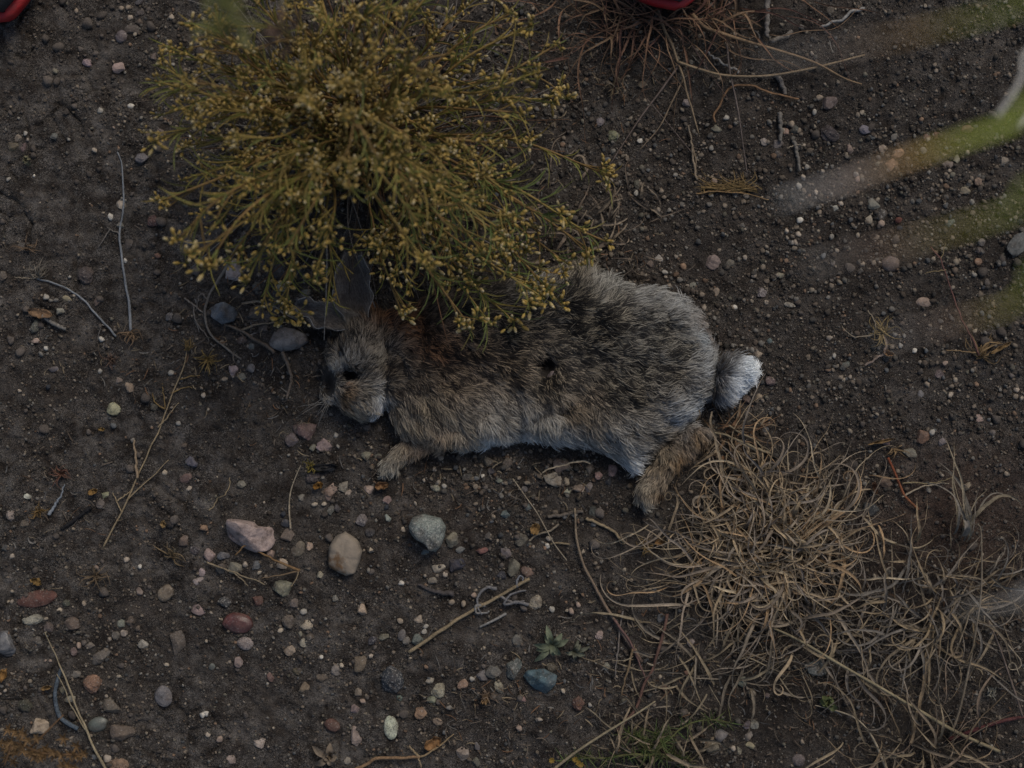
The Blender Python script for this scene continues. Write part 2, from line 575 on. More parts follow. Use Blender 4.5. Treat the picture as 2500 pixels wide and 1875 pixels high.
# px, py, width, height, colour letter + shape digit (+ m speckled, q glossy), degrees
STONES = """294 87 30 33 b3;319 70 40 27 d0;288 164 35 26 k0;210 149 28 23 l2;295 20 14 18 t0;310 16 14 18 t0;316 40 20 18 k0;337 29 21 25 d0;339 52 18 16 n0;184 25 15 14 t0
130 333 20 21 b0;40 335 20 22 t0;61 325 12 17 l0;166 339 11 9 l0;232 367 15 15 k1;392 324 20 26 u0;362 332 14 13 n0;371 136 23 22 n1;319 260 9 30 w1 -20;245 270 22 12 l1 15;417 41 14 14 k0
278 312 9 9 p0;335 3 26 16 B0;133 172 18 13 v1 30;466 335 13 9 w0;27 358 34 26 s1;52 360 22 28 s1;294 498 28 35 k1;270 529 23 15 w3 45;345 384 37 30 b0;292 549 23 22 g1;305 636 14 15 w0
19 437 12 16 l0 -30;80 428 9 9 w0;159 728 26 14 t3;110 724 17 17 l0;4 671 22 31 u1;78 700 20 28 u1;206 671 43 46 s2 40;384 624 14 20 R0;373 538 33 30 R2;310 592 24 34 d0;133 732 13 16 g0;121 732 11 14 g0
167 676 12 10 l0;234 737 16 23 n0;178 721 11 9 c0;461 592 25 14 g0;272 995 42 38 c1;80 797 25 37 b2;82 832 26 15 k1 10;106 849 17 15 w1;94 863 18 15 g0;143 759 23 18 l1;243 828 20 17 w1
285 930 19 20 p0;311 944 25 32 p1;241 906 16 14 l1;122 901 28 14 b0;114 945 17 13 B0;415 910 19 15 l1;275 1039 19 13 b0;42 955 14 11 k0;435 1034 14 12 l0;448 1089 20 18 n0;320 1075 19 13 g0;467 1128 34 26 b0
414 773 23 27 g0;373 996 23 18 d0;497 965 15 14 k0;87 1464 100 42 r3 10;401 1450 36 47 v3 -35;472 1345 27 26 dm0;242 1229 25 29 u1;23 1258 28 33 k2;64 1211 25 15 w1 -8;55 1281 25 23 n0;255 1209 25 17 v0
450 1322 27 34 n0 -25;452 1170 36 25 n0;461 1193 18 16 k1;400 1154 16 14 c0;28 1359 16 15 k1;337 1446 20 20 t0;158 1473 21 20 d0;201 1476 14 16 t0;142 1491 14 14 c0;481 1421 35 21 k1 20;490 1396 21 25 l1;340 1384 16 9 w0 25
306 1367 19 13 k0;481 1487 44 30 t1;9 1340 21 20 d0;232 1386 14 10 p0;497 1288 15 22 o0;78 1515 57 30 k2 12;113 1533 32 39 u0;10 1577 60 72 bq1;174 1521 43 40 n1 -30;243 1604 60 38 u0 20
226 1670 52 49 o2;266 1728 58 40 n1;235 1771 52 38 eq3 20;289 1792 80 46 n1 -5;397 1701 44 53 b3;94 1776 46 49 k1;294 1525 23 25 g0;316 1517 24 36 n0;301 1547 20 21 c0;335 1536 20 18 n0;215 1579 27 20 u0;174 1597 19 28 u0
188 1578 16 18 p1;183 1649 25 20 g0;166 1710 30 17 k3;149 1690 20 20 n0;277 1555 22 24 u0;432 1568 42 68 s1;345 1575 28 24 k1;287 1868 56 36 o2;257 1853 25 23 l1;228 1850 14 16 b0;495 1746 14 25 w1;82 1565 25 30 n0
108 1615 10 10 p0;119 1616 10 10 p0;405 1624 14 13 c0;60 1725 42 35 d2;9 1823 20 20 k0;700 1309 38 38 n1;728 1340 34 43 u3;804 1201 50 48 p1;839 1188 32 31 t1 40;848 1205 17 23 c1 -40;762 1165 41 30 u2
768 1231 17 17 c0;792 1230 16 14 c1;805 1248 19 31 b0;822 1239 16 25 d0;881 1272 29 37 gm0;899 1195 26 25 k1;943 1222 24 25 t1;944 1239 17 15 B0;946 1266 18 22 l1;905 1299 27 25 B0;755 1333 19 22 cm1;697 1275 34 23 Bq0
693 1255 20 14 B0;734 1215 19 20 g0;588 1181 25 23 g0;511 1354 30 38 k0;545 1357 30 28 b1;537 1388 27 30 d0;573 1387 38 32 v0;629 1380 34 26 b1;660 1351 30 25 p0;691 1377 34 34 k1;688 1434 54 46 v1;783 1404 19 20 c1
901 1391 23 13 g0;545 1471 38 30 Bm1;630 1465 27 27 r0;720 1473 25 27 u0 -30;883 1489 32 31 c1;819 1462 19 20 gm1;742 1493 18 20 l0;980 1423 10 25 w1 10;502 1288 14 23 o0;600 1378 15 17 k1 30;633 1397 14 14 c0
905 1344 18 12 c1;984 1294 14 18 k1;581 1521 77 52 rq3 -5;598 1571 42 34 lm3;705 1516 34 36 u2;748 1527 34 27 k0 20;741 1566 26 27 k1;758 1554 24 21 d0;735 1547 17 14 v0;709 1587 35 28 p0 25
581 1615 25 34 p1;514 1631 19 20 b0;741 1680 27 32 o0 -35;877 1618 36 48 n0;818 1638 30 32 g0;785 1656 30 26 n0 20;959 1658 58 72 Bm2;873 1694 22 25 t0;885 1714 15 22 p0;864 1731 26 31 v1;810 1772 42 31 r3 -25
866 1803 34 57 p1;954 1778 36 60 wm3;629 1818 41 30 km1 -15;561 1857 33 32 p1;533 1807 20 17 p0;846 1862 24 23 k1;658 1655 16 25 R0;726 1640 30 22 n2 -25;975 1705 22 18 e1;981 1550 20 30 b3 -15;990 1565 20 26 g0 -35
909 1563 34 28 Bm1 35;938 1554 25 22 g1;684 1540 17 18 c1;977 1516 22 14 t0;784 1603 12 12 w1;834 1624 14 15 c0;502 1744 12 20 w1;505 1796 12 17 k0;1105 1314 36 48 g1 -25;1125 1340 27 21 g0;1037 1347 23 21 e0
1347 1170 54 40 k0;1382 1174 20 25 p1;1412 1194 35 26 p1;1438 1190 21 30 g0;1384 1200 22 20 k1;1371 1139 46 40 n0;1441 1144 26 25 u0;1460 1160 23 25 p1;1495 1148 28 32 p0;1487 1177 20 25 B0;1194 1130 36 30 n0;1238 1131 28 34 n0
1139 1167 30 24 d0;1197 1152 21 20 B0;1163 1168 16 16 b0;1217 1172 19 20 v0;1064 1193 25 20 l2;1084 1187 14 14 l0;1085 1198 17 16 d0;1061 1145 15 15 k0;1178 1162 12 12 w0;1035 1174 14 12 k0;1070 1177 16 11 k0
1280 1193 20 23 u0;1290 1239 19 19 e0;1233 1254 26 26 e1;1272 1317 35 35 n0;1234 1351 28 31 b0;1254 1385 30 46 u1 -12;1225 1405 30 34 B1;1287 1398 32 32 R0;1114 1378 45 38 B1;1068 1389 44 24 c1 8;1055 1418 24 20 t0
1086 1403 16 14 k0;1157 1452 17 16 p0;1132 1475 21 16 t1;1103 1471 18 15 t1;1307 1471 34 43 l2;1348 1487 14 21 l0 25;1411 1476 18 16 p0;1394 1491 18 18 p1;1448 1247 25 32 d0;1450 1281 20 18 b0;1339 1315 13 17 k1;1337 1333 13 16 w0
1190 1310 20 25 d1;1200 1272 15 14 b0;1204 1261 13 14 t0;1014 1228 12 12 k0;1176 1345 32 16 R0;1021 1514 28 22 k1 20;1019 1560 34 40 b1;1040 1529 15 16 l0;1036 1542 19 14 l1;1263 1567 29 37 u0;1254 1630 46 57 em1
1347 1629 30 27 n2;1203 1637 45 40 u1;1177 1650 34 36 b1;1219 1677 25 37 c2;1130 1670 28 32 o0;1152 1657 17 14 l0;1071 1686 37 42 k2 -30;1052 1710 25 22 v0;1025 1740 35 37 o1;1097 1726 18 19 g0;1068 1763 27 19 t3
1085 1788 13 19 b0;1131 1837 42 45 k1 -30;1273 1708 25 20 p0;1412 1716 34 43 R2;1482 1627 23 25 g0;1464 1550 22 25 k2;1318 1755 16 16 k1;1268 1778 17 18 p1;1440 1720 14 14 l0;1162 1862 18 25 u0;1375 1685 15 15 c0
1165 1825 16 25 b0;1050 1663 25 15 w2 20;1764 1796 38 33 g0;1735 1828 45 33 v0;1829 1800 27 28 g0;1846 1772 26 24 g0;1824 1773 20 25 g0;1952 1858 34 34 u3;1832 1823 25 18 p0;1791 1828 15 17 k0;1806 1834 17 22 v0;1959 1812 16 14 t0
1990 1632 66 48 em0;1875 1701 19 21 n0;1837 1697 23 27 n0;1677 1645 14 13 R0;1624 1681 18 25 o0;1615 1511 21 26 b0;1689 1572 21 23 g0;1803 1763 22 16 d0;1812 1667 28 30 g0;2168 1177 38 33 R0;2127 1247 46 38 B0 -30
2368 1188 22 23 t1;2461 1157 14 13 t0;2272 1198 18 14 g0;2067 892 26 26 b0;2038 869 15 16 l0;2236 855 14 14 w0;2264 856 14 14 b0;2309 886 14 18 p0;2297 913 25 22 u0;2323 964 15 21 k1;2267 938 14 19 t0;2250 960 19 23 g0
2393 1019 32 21 k0;2255 1066 36 36 R0;2165 1080 29 23 t0;2228 1109 44 30 v0;2278 1055 20 14 l0 -30;2487 953 17 17 k0;2473 916 18 18 u0;2188 817 15 16 g0;2203 843 15 15 l0;2305 1080 21 21 g0;2427 1057 21 16 u0
2181 398 36 30 o0;2194 373 38 24 o0;2133 499 40 36 v0;2156 521 30 30 dm0;2124 535 20 26 k0;2154 545 18 17 p0;2196 537 16 22 r0;2198 556 17 16 B0;2177 643 47 43 u3;2485 590 50 72 b1;2259 737 38 27 p3 -10;2392 640 24 23 o0
2316 399 33 26 v0;2342 387 19 27 t0;2456 391 25 23 t0;2365 311 38 25 R0;2114 312 33 27 b0;2135 331 20 19 b0;2189 332 23 22 g0;2265 332 22 22 R1;2290 326 22 22 r1;2078 362 21 26 p0;2160 362 21 24 p1;2258 365 20 17 g0
1945 313 30 22 d0;1922 320 19 22 t1;2030 324 52 42 d2;1965 430 17 18 k0;1954 452 19 18 l1;1995 468 16 12 k0;2098 434 18 14 p0;2045 505 21 18 l0;2056 495 14 16 k0;2394 441 21 22 t0;2361 463 27 18 t1;2323 543 28 24 b1;2398 590 21 21 u0
2396 612 28 21 d0;2106 644 16 22 t0;2013 623 19 16 b0;2036 642 16 15 u0;2333 659 20 16 n0;1954 535 11 31 w1 -35;1951 571 15 16 k1;1922 563 19 12 k0;1908 672 20 19 g0;1930 742 34 15 k1 -15;2406 701 14 14 B0;1750 310 30 25 g0
1775 284 17 19 l0;1735 328 20 16 d0;1903 348 29 25 u0;1903 375 26 23 d0;1868 341 24 26 k1;1935 300 18 20 t0;2028 247 42 32 u1 20;2003 235 21 17 t0;1991 272 16 16 l0;1746 440 19 17 p1;1678 247 24 20 l2;1563 343 16 15 w1;1465 294 24 26 g0
1498 330 32 33 v2;1482 388 20 18 b0;1556 447 20 29 d0;1553 470 18 16 l0;1797 465 23 25 b0;1474 418 20 18 p0;1570 203 26 20 n0;1553 59 21 18 l0;2029 24 24 24 n0;1745 635 44 40 g0 40;1785 641 24 24 u0;1749 714 18 28 t0;1864 715 30 30 gm1
1693 698 19 22 g0;1624 663 17 20 l0;1611 630 22 19 l0;1587 644 20 21 n0;1670 650 19 19 o0;1852 864 22 30 k0 40;1880 932 31 28 n0;1853 972 24 22 k0;1823 975 25 24 n0;1871 1051 19 20 b0;1796 750 15 15 w0;1880 831 17 16 e1;1455 632 22 19 n0
745 1052 64 50 n1 -20;791 1087 42 34 k1 -15;762 1094 17 23 g1;819 1064 14 20 l0;894 1113 27 27 g1;924 1116 25 17 g1;711 1074 34 34 u0;570 662 42 55 w0 -35;628 700 26 28 u0;685 700 36 30 p0
747 716 36 20 g1;625 760 54 44 n1;544 837 20 18 t0;615 845 20 20 b0;641 803 30 26 d0;590 830 26 22 n0;568 905 28 30 l0;590 920 26 24 g0;612 900 22 26 g0;548 925 18 18 t0;905 1600 14 14 k0""".replace("\n", ";")

COL = {k: tuple(0.42 * 0.92 * (0.3 * v[0] + 0.5 * v[1] + 0.2 * v[2]) + 0.58 * 0.92 * q for q in v) for k, v in COL.items()}
COL = {k: (v[0] * 1.06, v[1], v[2] * .89) for k, v in COL.items()}
stones = []
for row in STONES.split(";"):
    q = row.split()
    stones.append(dict(px=float(q[0]), py=float(q[1]), w=float(q[2]), h=float(q[3]), c=q[4][0], k=q[4][-1], sp='m' in q[4][1:], gl='q' in q[4][1:],
                       a=float(q[5]) if len(q) > 5 else rng.uniform(-30, 30), big=False))

# stones with an outline of their own
OUTLINED = [
    ("rock", "big jagged pale pink rock on the soil below the rabbit's front paw", (.40, .31, .28), M_STONE, 17, 1,
     [(547, 1317), (560, 1265), (586, 1266), (623, 1273), (631, 1283), (668, 1287), (681, 1304), (667, 1335), (658, 1342), (613, 1349), (595, 1345), (572, 1330)]),
    ("rock", "flat tan stone slab with a brown stain in its middle", (.235, .195, .15), M_STONE, 10, 4,
     [(805, 1335), (819, 1306), (846, 1293), (877, 1317), (888, 1343), (882, 1367), (871, 1396), (848, 1403), (830, 1394), (807, 1380), (806, 1351)]),
    ("rock", "blue-green rock with a brown mottled top, narrowing to a point at its lower end", (.205, .235, .215), M_SPECK, 18, 6,
     [(1001, 1281), (1009, 1261), (1034, 1252), (1077, 1263), (1090, 1283), (1087, 1308), (1079, 1328), (1066, 1342), (1052, 1340), (1041, 1324), (1014, 1310), (1005, 1297)]),
    ("rock", "wide flat grey stone against the rabbit's face below its sideways ear", (.20, .185, .175), M_STONE, 13, 1,
     [(652, 829), (671, 808), (693, 799), (722, 804), (750, 816), (757, 834), (733, 850), (690, 860), (664, 848)]),
    ("rock", "wide blue-grey stone with a pointed left end by a grey stalk", (.15, .165, .185), M_STONE, 13, 1,
     [(503, 755), (530, 743), (553, 739), (577, 752), (584, 769), (575, 784), (546, 793), (521, 776)]),
    ("rock", "thin teal-grey stone slab with pointed corners", (.085, .135, .155), M_STONE, 8, 1,
     [(1277, 1647), (1285, 1633), (1328, 1629), (1359, 1645), (1355, 1665), (1332, 1692), (1303, 1676)]),
]


def outlined_stone(poly, height, facets, seed):
    """a closed stone whose plan is the outline: rings that climb to a broken, faceted top"""
    r = np.random.default_rng(seed)
    w = np.array([P(a, b, 0)[:2] for a, b in poly])
    c = w.mean(0)
    n = 72
    q = spline(np.vstack([w, w[:1]]), n + 1)[:-1] if not facets else np.vstack([w, w[:1]])
    if facets:
        seg = np.linalg.norm(np.diff(q, axis=0), axis=1)
        s = np.concatenate([[0], np.cumsum(seg)])
        u = np.linspace(0, s[-1], n, endpoint=False)
        q = np.stack([np.interp(u, s, q[:, 0]), np.interp(u, s, q[:, 1])], 1)
    d = q - c
    rings = [(0.55, -0.45), (0.85, -0.35), (0.985, -0.12), (1.0, 0.12), (0.99, 0.4), (0.955, 0.66), (0.89, 0.83), (0.76, 0.92), (0.56, 0.965), (0.35, 0.99), (0.15, 1.0)]
    v = [np.column_stack([d * k, np.full(n, height * z * 1e-3)]) for k, z in rings]
    v = np.vstack(v + [[[0, 0, height * 1e-3]], [[0, 0, -height * 0.45e-3]]])
    f = [(i * n + j, i * n + (j + 1) % n, (i + 1) * n + (j + 1) % n, (i + 1) * n + j) for i in range(len(rings) - 1) for j in range(n)]
    t, b = len(rings) * n, len(rings) * n + 1
    f += [((len(rings) - 1) * n + j, (len(rings) - 1) * n + (j + 1) % n, t) for j in range(n)]
    f += [((j + 1) % n, j, b) for j in range(n)]
    hm = height * 1e-3
    for _ in range(9 if facets == 1 else facets or 3):
        nn = np.array([r.normal(), r.normal(), abs(r.normal()) * 1.6 + 0.5])
        nn /= np.linalg.norm(nn)
        reach = (v @ nn).max()
        e = v @ nn - reach * (r.uniform(0.62, 0.92) if facets == 1 else r.uniform(0.8, 0.95))
        v -= np.where(e > 0, e * (0.9 if facets else 0.6), 0)[:, None] * nn
    up = v[:, 2] > 0
    v[up, 2] *= hm / max(v[:, 2].max(), 1e-6)
    for fr, am in ((48, 0.0034), (120, 0.0016), (330, 0.0008)):
        v[:, 2] += np.where(up, am * 2 * (vnoise(v[:, 0] * fr + seed, v[:, 1] * fr, seed) - 0.5), 0)
        v[:, :2] *= (1 + am * 18 * (vnoise(v[:, 0] * fr + 9, v[:, 1] * fr + v[:, 2] * fr, seed + 3) - 0.5))[:, None]
    return v, f, c


for i, (nm, label, rgb, mat, hgt, facets, poly) in enumerate(OUTLINED):
    v, f, c = outlined_stone(poly, hgt, facets, 40 + i)
    me = new_mesh(nm, v, f)
    if "stain" in label:
        m2, nt, b = material("stained_slab")
        tc = nd(nt, "ShaderNodeTexCoord").outputs["Object"]
        mp = nd(nt, "ShaderNodeMapping")
        mp.inputs["Location"].default_value = (0.003, 0.004, 0)
        nt.links.new(tc, mp.inputs[0])
        ln = nd(nt, "ShaderNodeVectorMath", operation='LENGTH')
        nt.links.new(mp.outputs[0], ln.inputs[0])
        nz = noise(nt, tc, 140.0, 3.0)
        ad = nd(nt, "ShaderNodeMath", operation='MULTIPLY_ADD')
        nt.links.new(nz.outputs["Fac"], ad.inputs[0])
        ad.inputs[1].default_value = -0.022
        nt.links.new(ln.outputs["Value"], ad.inputs[2])
        st = ramp(nt, ad.outputs[0], [(0.0, 1.0), (0.0008, 0.0)])
        mo = noise(nt, tc, 60.0, 5.0)
        cc = mix(nt, 1.0, rgb, ramp(nt, mo.outputs["Fac"], [(0.3, 0.75), (0.7, 1.15)]).outputs[0], 'MULTIPLY')
        cc = mix(nt, st.outputs[0], cc, (.13, .075, .035))
        nt.links.new(cc, b.inputs["Base Color"])
        b.inputs["Roughness"].default_value = 0.8
        bump(nt, b, noise(nt, tc, 300.0, 5.0).outputs["Fac"], 0.0006)
        mat = m2
    o = add(nm, me, mat, None, (c[0], c[1], float(ground_z(c[0], c[1])) + hgt * 0.2e-3))
    o.color = (*rgb, 1)
    tag(o, label, "rock", "stones on the ground")

MARKS = [("the rabbit's nose", 775, 980), ("the rabbit's ear", 760, 775), ("the rabbit's front paw", 945, 1160), ("the rabbit's hind foot", 1580, 1240),
         ("the rabbit's white tail", 1840, 910), ("the rabbit's belly", 1250, 1100), ("the rabbit's rump", 1690, 720), ("the pink jagged rock", 613, 1308), ("the stained tan slab", 848, 1350), ("the blue-green rock", 1045, 1300),
         ("the oblong dark red stone", 87, 1464), ("the rounded dark red stone", 581, 1521), ("the teal slab", 1320, 1655), ("the turquoise speckled stone", 1990, 1632), ("the twig with curled grey leaves", 1160, 1480),
         ("the silvery green seedling", 1340, 1570), ("the slate-blue curved twig", 145, 1710), ("the peach porous stone", 226, 1670), ("the flowering shrub", 450, 420), ("the red shoe toe", 1640, 20),
         ("the orange-red stick", 2210, 1185), ("the golden sprig", 1790, 455), ("the curly dry grass", 1900, 1300), ("the blue-grey upright stalk", 300, 520), ("the star-shaped brown seed spike", 120, 1830),
         ("the bleached forked stalk", 170, 705), ("the black twig", 185, 1265), ("the wide speckled white stone", 954, 1778), ("the orange curved reed", 1790, 225), ("the big slate stone at the edge", 2485, 590), ("the grass sprout", 2155, 820),
         ("the slim red-stemmed weed", 2340, 760), ("the dark red grass stem", 2400, 1775), ("the crumpled brown leaf", 1060, 1812), ("the cream rock", 272, 995)]
ABOVE = {(0, 1): "above", (0, -1): "below", (1, 0): "right of", (-1, 0): "left of"}
OWN = {(87, 1464): "long oval dark red stone lying alone at the left, smooth", (581, 1521): "wide rounded dark red stone with a polished top", (954, 1778): "oval white stone speckled black, standing out on bare soil",
       (1990, 1632): "turquoise stone with dark speckles below the curly dry grass", (226, 1670): "peach porous stone with pitted faces above the heart-shaped teal stone", (235, 1771): "heart-shaped smooth teal stone",
       (2485, 590): "big slate-grey stone cut by the right edge of the picture", (10, 1577): "big blue-grey stone cut by the left edge of the picture", (272, 995): "cream blocky rock with a notched side on bare soil",
       (959, 1658): "dark blue-black cindery rock with lumpy top", (570, 662): "whitish stone with a fine crack under the shrub's lower edge", (544, 765): "wide blue-grey stone with a pointed left end by a grey stalk",
       (702, 823): "wide flat grey stone against the rabbit's face and ear", (804, 1201): "two-toned purple and pink rock above a cream pebble pair", (1068, 1389): "wedge-shaped cream quartz chip",
       (745, 1052): "large dull brown stone under the rabbit's chin", (397, 1701): "pear-shaped blue stone sunk in pale soil"}
stones.sort(key=lambda s: -s["w"] * s["h"])
single, rest = stones[:290], stones[290:]
protos = {}
for kind in (0, 1, 2, 3):
    for j in range(12):
        r = np.random.default_rng(1000 + 50 * kind + j)
        v, f = stone_shape(3, kind, r)
        v[:, 2] *= r.uniform(0.5, 0.78)
        protos[kind, j] = (v, f)


def stone_size(s):
    return "big" if s["w"] * s["h"] > 1500 else "mid-sized" if s["w"] * s["h"] > 600 else "small" if s["w"] * s["h"] > 330 else "tiny"


groups = {}
for s in single:
    d = [math.hypot(s["px"] - m[1], s["py"] - m[2]) for m in MARKS]
    own = OWN.get((int(s["px"]), int(s["py"])))
    order = np.argsort(d)
    i = next(int(k) for k in order if d[k] > 24)
    m = MARKS[i]
    dx, dy = s["px"] - m[1], m[2] - s["py"]
    rel = ABOVE[(0, int(np.sign(dy)))] if abs(dy) > abs(dx) else ABOVE[(int(np.sign(dx)), 0)]
    asp = max(s["w"], s["h"]) / min(s["w"], s["h"])
    form = ("slender " if asp > 2 else "oval " if asp > 1.45 and s["k"] == '0' else "")
    shape = form if form == "oval " else form + KIND[s["k"]][1] + " "
    what = f'{stone_size(s)} {WORD[s["c"]]} {"speckled " if s["sp"] else ""}{shape}{"stone" if s["w"] * s["h"] > 1000 else "pebble"}'
    s["dist"] = d[i]
    s["label"] = own
    if not own:
        groups.setdefault((what, rel + " " + m[0]), []).append(s)
NTH = ["nearest to it", "second from it", "third from it", "fourth from it", "fifth from it", "sixth from it", "seventh from it", "eighth from it"]
for (what, where), g in groups.items():
    g.sort(key=lambda s: s["dist"])
    for k, s in enumerate(g):
        s["label"] = f"{what} {where}" + (f", {NTH[min(k, 7)]}" if len(g) > 1 else "")

mesh_of = {}
for s in single:
    kind = KIND[s["k"]][0]
    if kind == 0 and rng.uniform() < .45:
        kind = 1
    j = int(rng.integers(12))
    if (kind, j) not in mesh_of:
        v, f = protos[kind, j]
        mesh_of[kind, j] = new_mesh("pebble", v * 0.5, f)
    mat = M_GLOSS if s["gl"] else M_SPECK if s["sp"] else M_ROUGH if kind == 2 else M_STONE
    key = (kind, j, mat.name)
    if key not in mesh_of:
        me = mesh_of[kind, j].copy()
        me.materials.append(mat)
        # size in metres goes into the mesh scale so that the texture keeps its grain
        mesh_of[key] = me
    o = bpy.data.objects.new("stone" if s["w"] * s["h"] > 1000 else "pebble", mesh_of[key])
    x, y, _ = P(s["px"], s["py"], 0.004)
    w, h = s["w"] * S, s["h"] * S
    zz = min(w, h) * rng.uniform(0.75, 1.0)
    o.scale = (w, h, zz)
    o.rotation_euler = (rng.uniform(-.12, .12), rng.uniform(-.12, .12), math.radians(s["a"]))
    o.location = (x, y, float(ground_z(x, y)) + zz * rng.uniform(-0.02, 0.14))
    o.color = (*[c * rng.uniform(0.88, 1.1) for c in COL[s["c"]]], 1)
    tag(o, s["label"], "stone" if s["w"] * s["h"] > 1000 else "pebble", "stones on the ground")
    col.objects.link(o)


# ------------------------------------------------------------------ gravel: what nobody could count
DENS = [(1900, 400, 1.0), (2100, 950, 1.15), (2400, 700, 1.0), (2350, 1250, .3), (1650, 500, .8), (800, 300, .9), (1100, 350, .9), (150, 150, .16), (150, 550, .15), (330, 250, .4),
        (100, 1000, .3), (250, 950, .3), (150, 1600, .55), (650, 1750, .22), (620, 1180, .3), (1100, 1650, .5), (900, 1480, .4), (1250, 1180, .8), (1450, 1180, 1.0), (1300, 800, .3), (1850, 750, 1.1), (1780, 650, 1.1), (1900, 950, 1.1), (1200, 1150, 1.0), (1350, 1160, 1.1), (1900, 1300, .5),
        (2250, 1700, .6), (1600, 250, .75), (1950, 1100, 1.1), (350, 1350, .3), (1850, 1750, .45), (450, 80, .7), (600, 850, .5), (2200, 150, .7), (1250, 1440, .3)]


def build_gravel():
    n = 150000
    x = rng.uniform(-0.53, 0.53, n)
    y = rng.uniform(-0.41, 0.41, n)
    px, py = PX(x, y)
    d = idw(px, py, DENS, 3.0, 40.0)[:, 0] * (0.38 + 1.8 * np.clip(1.7 * fbm(x, y, 17, 3, 31) + 0.42, 0, 1))
    ok = rng.uniform(0, 1, n) < d * 0.75
    x, y, px, py = x[ok], y[ok], px[ok], py[ok]
    n = len(x)
    size = 0.0010 + 0.0012 * rng.pareto(2.1, n)
    cap = 0.0024 + 0.0042 * np.clip(idw(px, py, DENS, 3.0, 40.0)[:, 0], 0, 1) * rng.uniform(0.4, 1, n)
    size = np.minimum(size, cap)
    pal = np.array([COL[k] for k in "ddddgggnnnssssttttkvlb" "co"]) * 0.8
    rgb = pal[rng.integers(len(pal), size=n)]
    dark = np.array([.055, .049, .044])
    t = rng.uniform(0, 1, (n, 1)) ** 0.6
    t = np.where(size[:, None] < 0.0015, t, t * 0.4)
    rgb = rgb * (1 - 0.8 * t) + dark * 0.8 * t
    rgb *= rng.uniform(0.5, 1.15, (n, 1))
    n2 = 16000
    cx, cy = rng.uniform(-0.53, 0.53, n2), rng.uniform(-0.41, 0.41, n2)
    cpx, cpy = PX(cx, cy)
    cm = idw(cpx, cpy, CLODS, 3.0, 40.0)[:, 0] * np.clip(1.6 * fbm(cx, cy, 16, 3, 133) + 0.5, 0, 1)
    ok = rng.uniform(0, 1, n2) < cm * 0.75 + 0.05
    cs = np.minimum(0.0022 + 0.0016 * rng.pareto(2.2, n2), 0.0105)
    crgb = np.array([.092, .078, .067]) * rng.uniform(0.7, 1.35, (n2, 1))
    x, y, size, rgb = np.append(x, cx[ok]), np.append(y, cy[ok]), np.append(size, cs[ok]), np.vstack([rgb, crgb[ok]])
    for s in rest:
        q = P(s["px"], s["py"], 0.003)
        x, y = np.append(x, q[0]), np.append(y, q[1])
        size = np.append(size, 0.5 * (s["w"] + s["h"]) * S)
        rgb = np.vstack([rgb, [COL[s["c"]]]])
    z = ground_z(x, y)
    zf, _ = ground_fine(x, y)
    z = z + zf
    V, F, C, off = [], [], [], 0
    for sub, sel in ((0, size < 0.0040), (1, size >= 0.0040)):
        idx = np.where(sel)[0]
        for j in range(6 if sub == 0 else 14):
            ii = idx[j::6 if sub == 0 else 14]
            v, f = stone_shape(sub, 0 if j % 2 else 1, np.random.default_rng(300 + j + 40 * sub))
            v = v * np.array([0.5, 0.5, 0.38])
            a = rng.uniform(0, 6.283, len(ii))
            asp = rng.uniform(0.68, 1.0, len(ii))
            vx, vy = v[None, :, 0], v[None, :, 1] * asp[:, None]
            sx = size[ii][:, None]
            X = (vx * np.cos(a)[:, None] - vy * np.sin(a)[:, None]) * sx + x[ii][:, None]
            Y = (vx * np.sin(a)[:, None] + vy * np.cos(a)[:, None]) * sx + y[ii][:, None]
            Z = v[None, :, 2] * sx + (z[ii] + size[ii] * rng.uniform(0.0, 0.25, len(ii)))[:, None]
            V.append(np.stack([X, Y, Z], 2).reshape(-1, 3))
            k = len(v)
            F.append((f[None] + (np.arange(len(ii)) * k)[:, None, None]).reshape(-1, 3) + off)
            C.append(np.repeat(rgb[ii], k, 0))
            off += len(ii) * k
    me = new_mesh("gravel", np.concatenate(V), np.concatenate(F))
    vcol(me, "Col", np.concatenate(C))
    o = add("gravel", me, M_GRAVEL)
    o["kind"] = "stuff"
    o["label"] = "fine mixed gravel and grit strewn over the dark soil"


build_gravel()
# ------------------------------------------------------------------ the rabbit
R_BODY = [(950, 850), (965, 800), (1000, 762), (1040, 735), (1090, 725), (1150, 715), (1230, 700), (1330, 672), (1395, 652), (1425, 645), (1480, 672), (1535, 704), (1600, 706), (1650, 728), (1697, 762), (1722, 810),
          (1736, 860), (1740, 910), (1733, 960), (1705, 985), (1690, 1010), (1650, 1060), (1600, 1105), (1570, 1128), (1548, 1150), (1500, 1118), (1450, 1092), (1400, 1086), (1300, 1070), (1215, 1080), (1130, 1094),
          (1040, 1090), (990, 1070), (962, 1035), (945, 1000), (938, 950), (945, 900)]
R_HEAD = [(790, 880), (800, 840), (825, 810), (850, 775), (872, 752), (910, 757), (940, 795), (968, 832), (978, 880), (968, 935), (945, 990), (918, 1020), (874, 1024), (838, 1006), (812, 985), (788, 982), (780, 955), (785, 915)]
R_FORE = [(1005, 1040), (1110, 1080), (1085, 1100), (1040, 1106), (1000, 1118), (980, 1138), (967, 1158), (937, 1166), (926, 1158), (935, 1125), (955, 1102), (985, 1072)]
R_HIND = [(1600, 1085), (1680, 1035), (1716, 1045), (1714, 1078), (1668, 1132), (1634, 1163), (1610, 1202), (1596, 1230), (1568, 1240), (1552, 1212), (1560, 1182), (1583, 1150), (1598, 1125)]
R_TAIL = [(1745, 905), (1760, 878), (1788, 866), (1822, 874), (1843, 900), (1834, 930), (1812, 952), (1784, 974), (1758, 976), (1742, 955)]
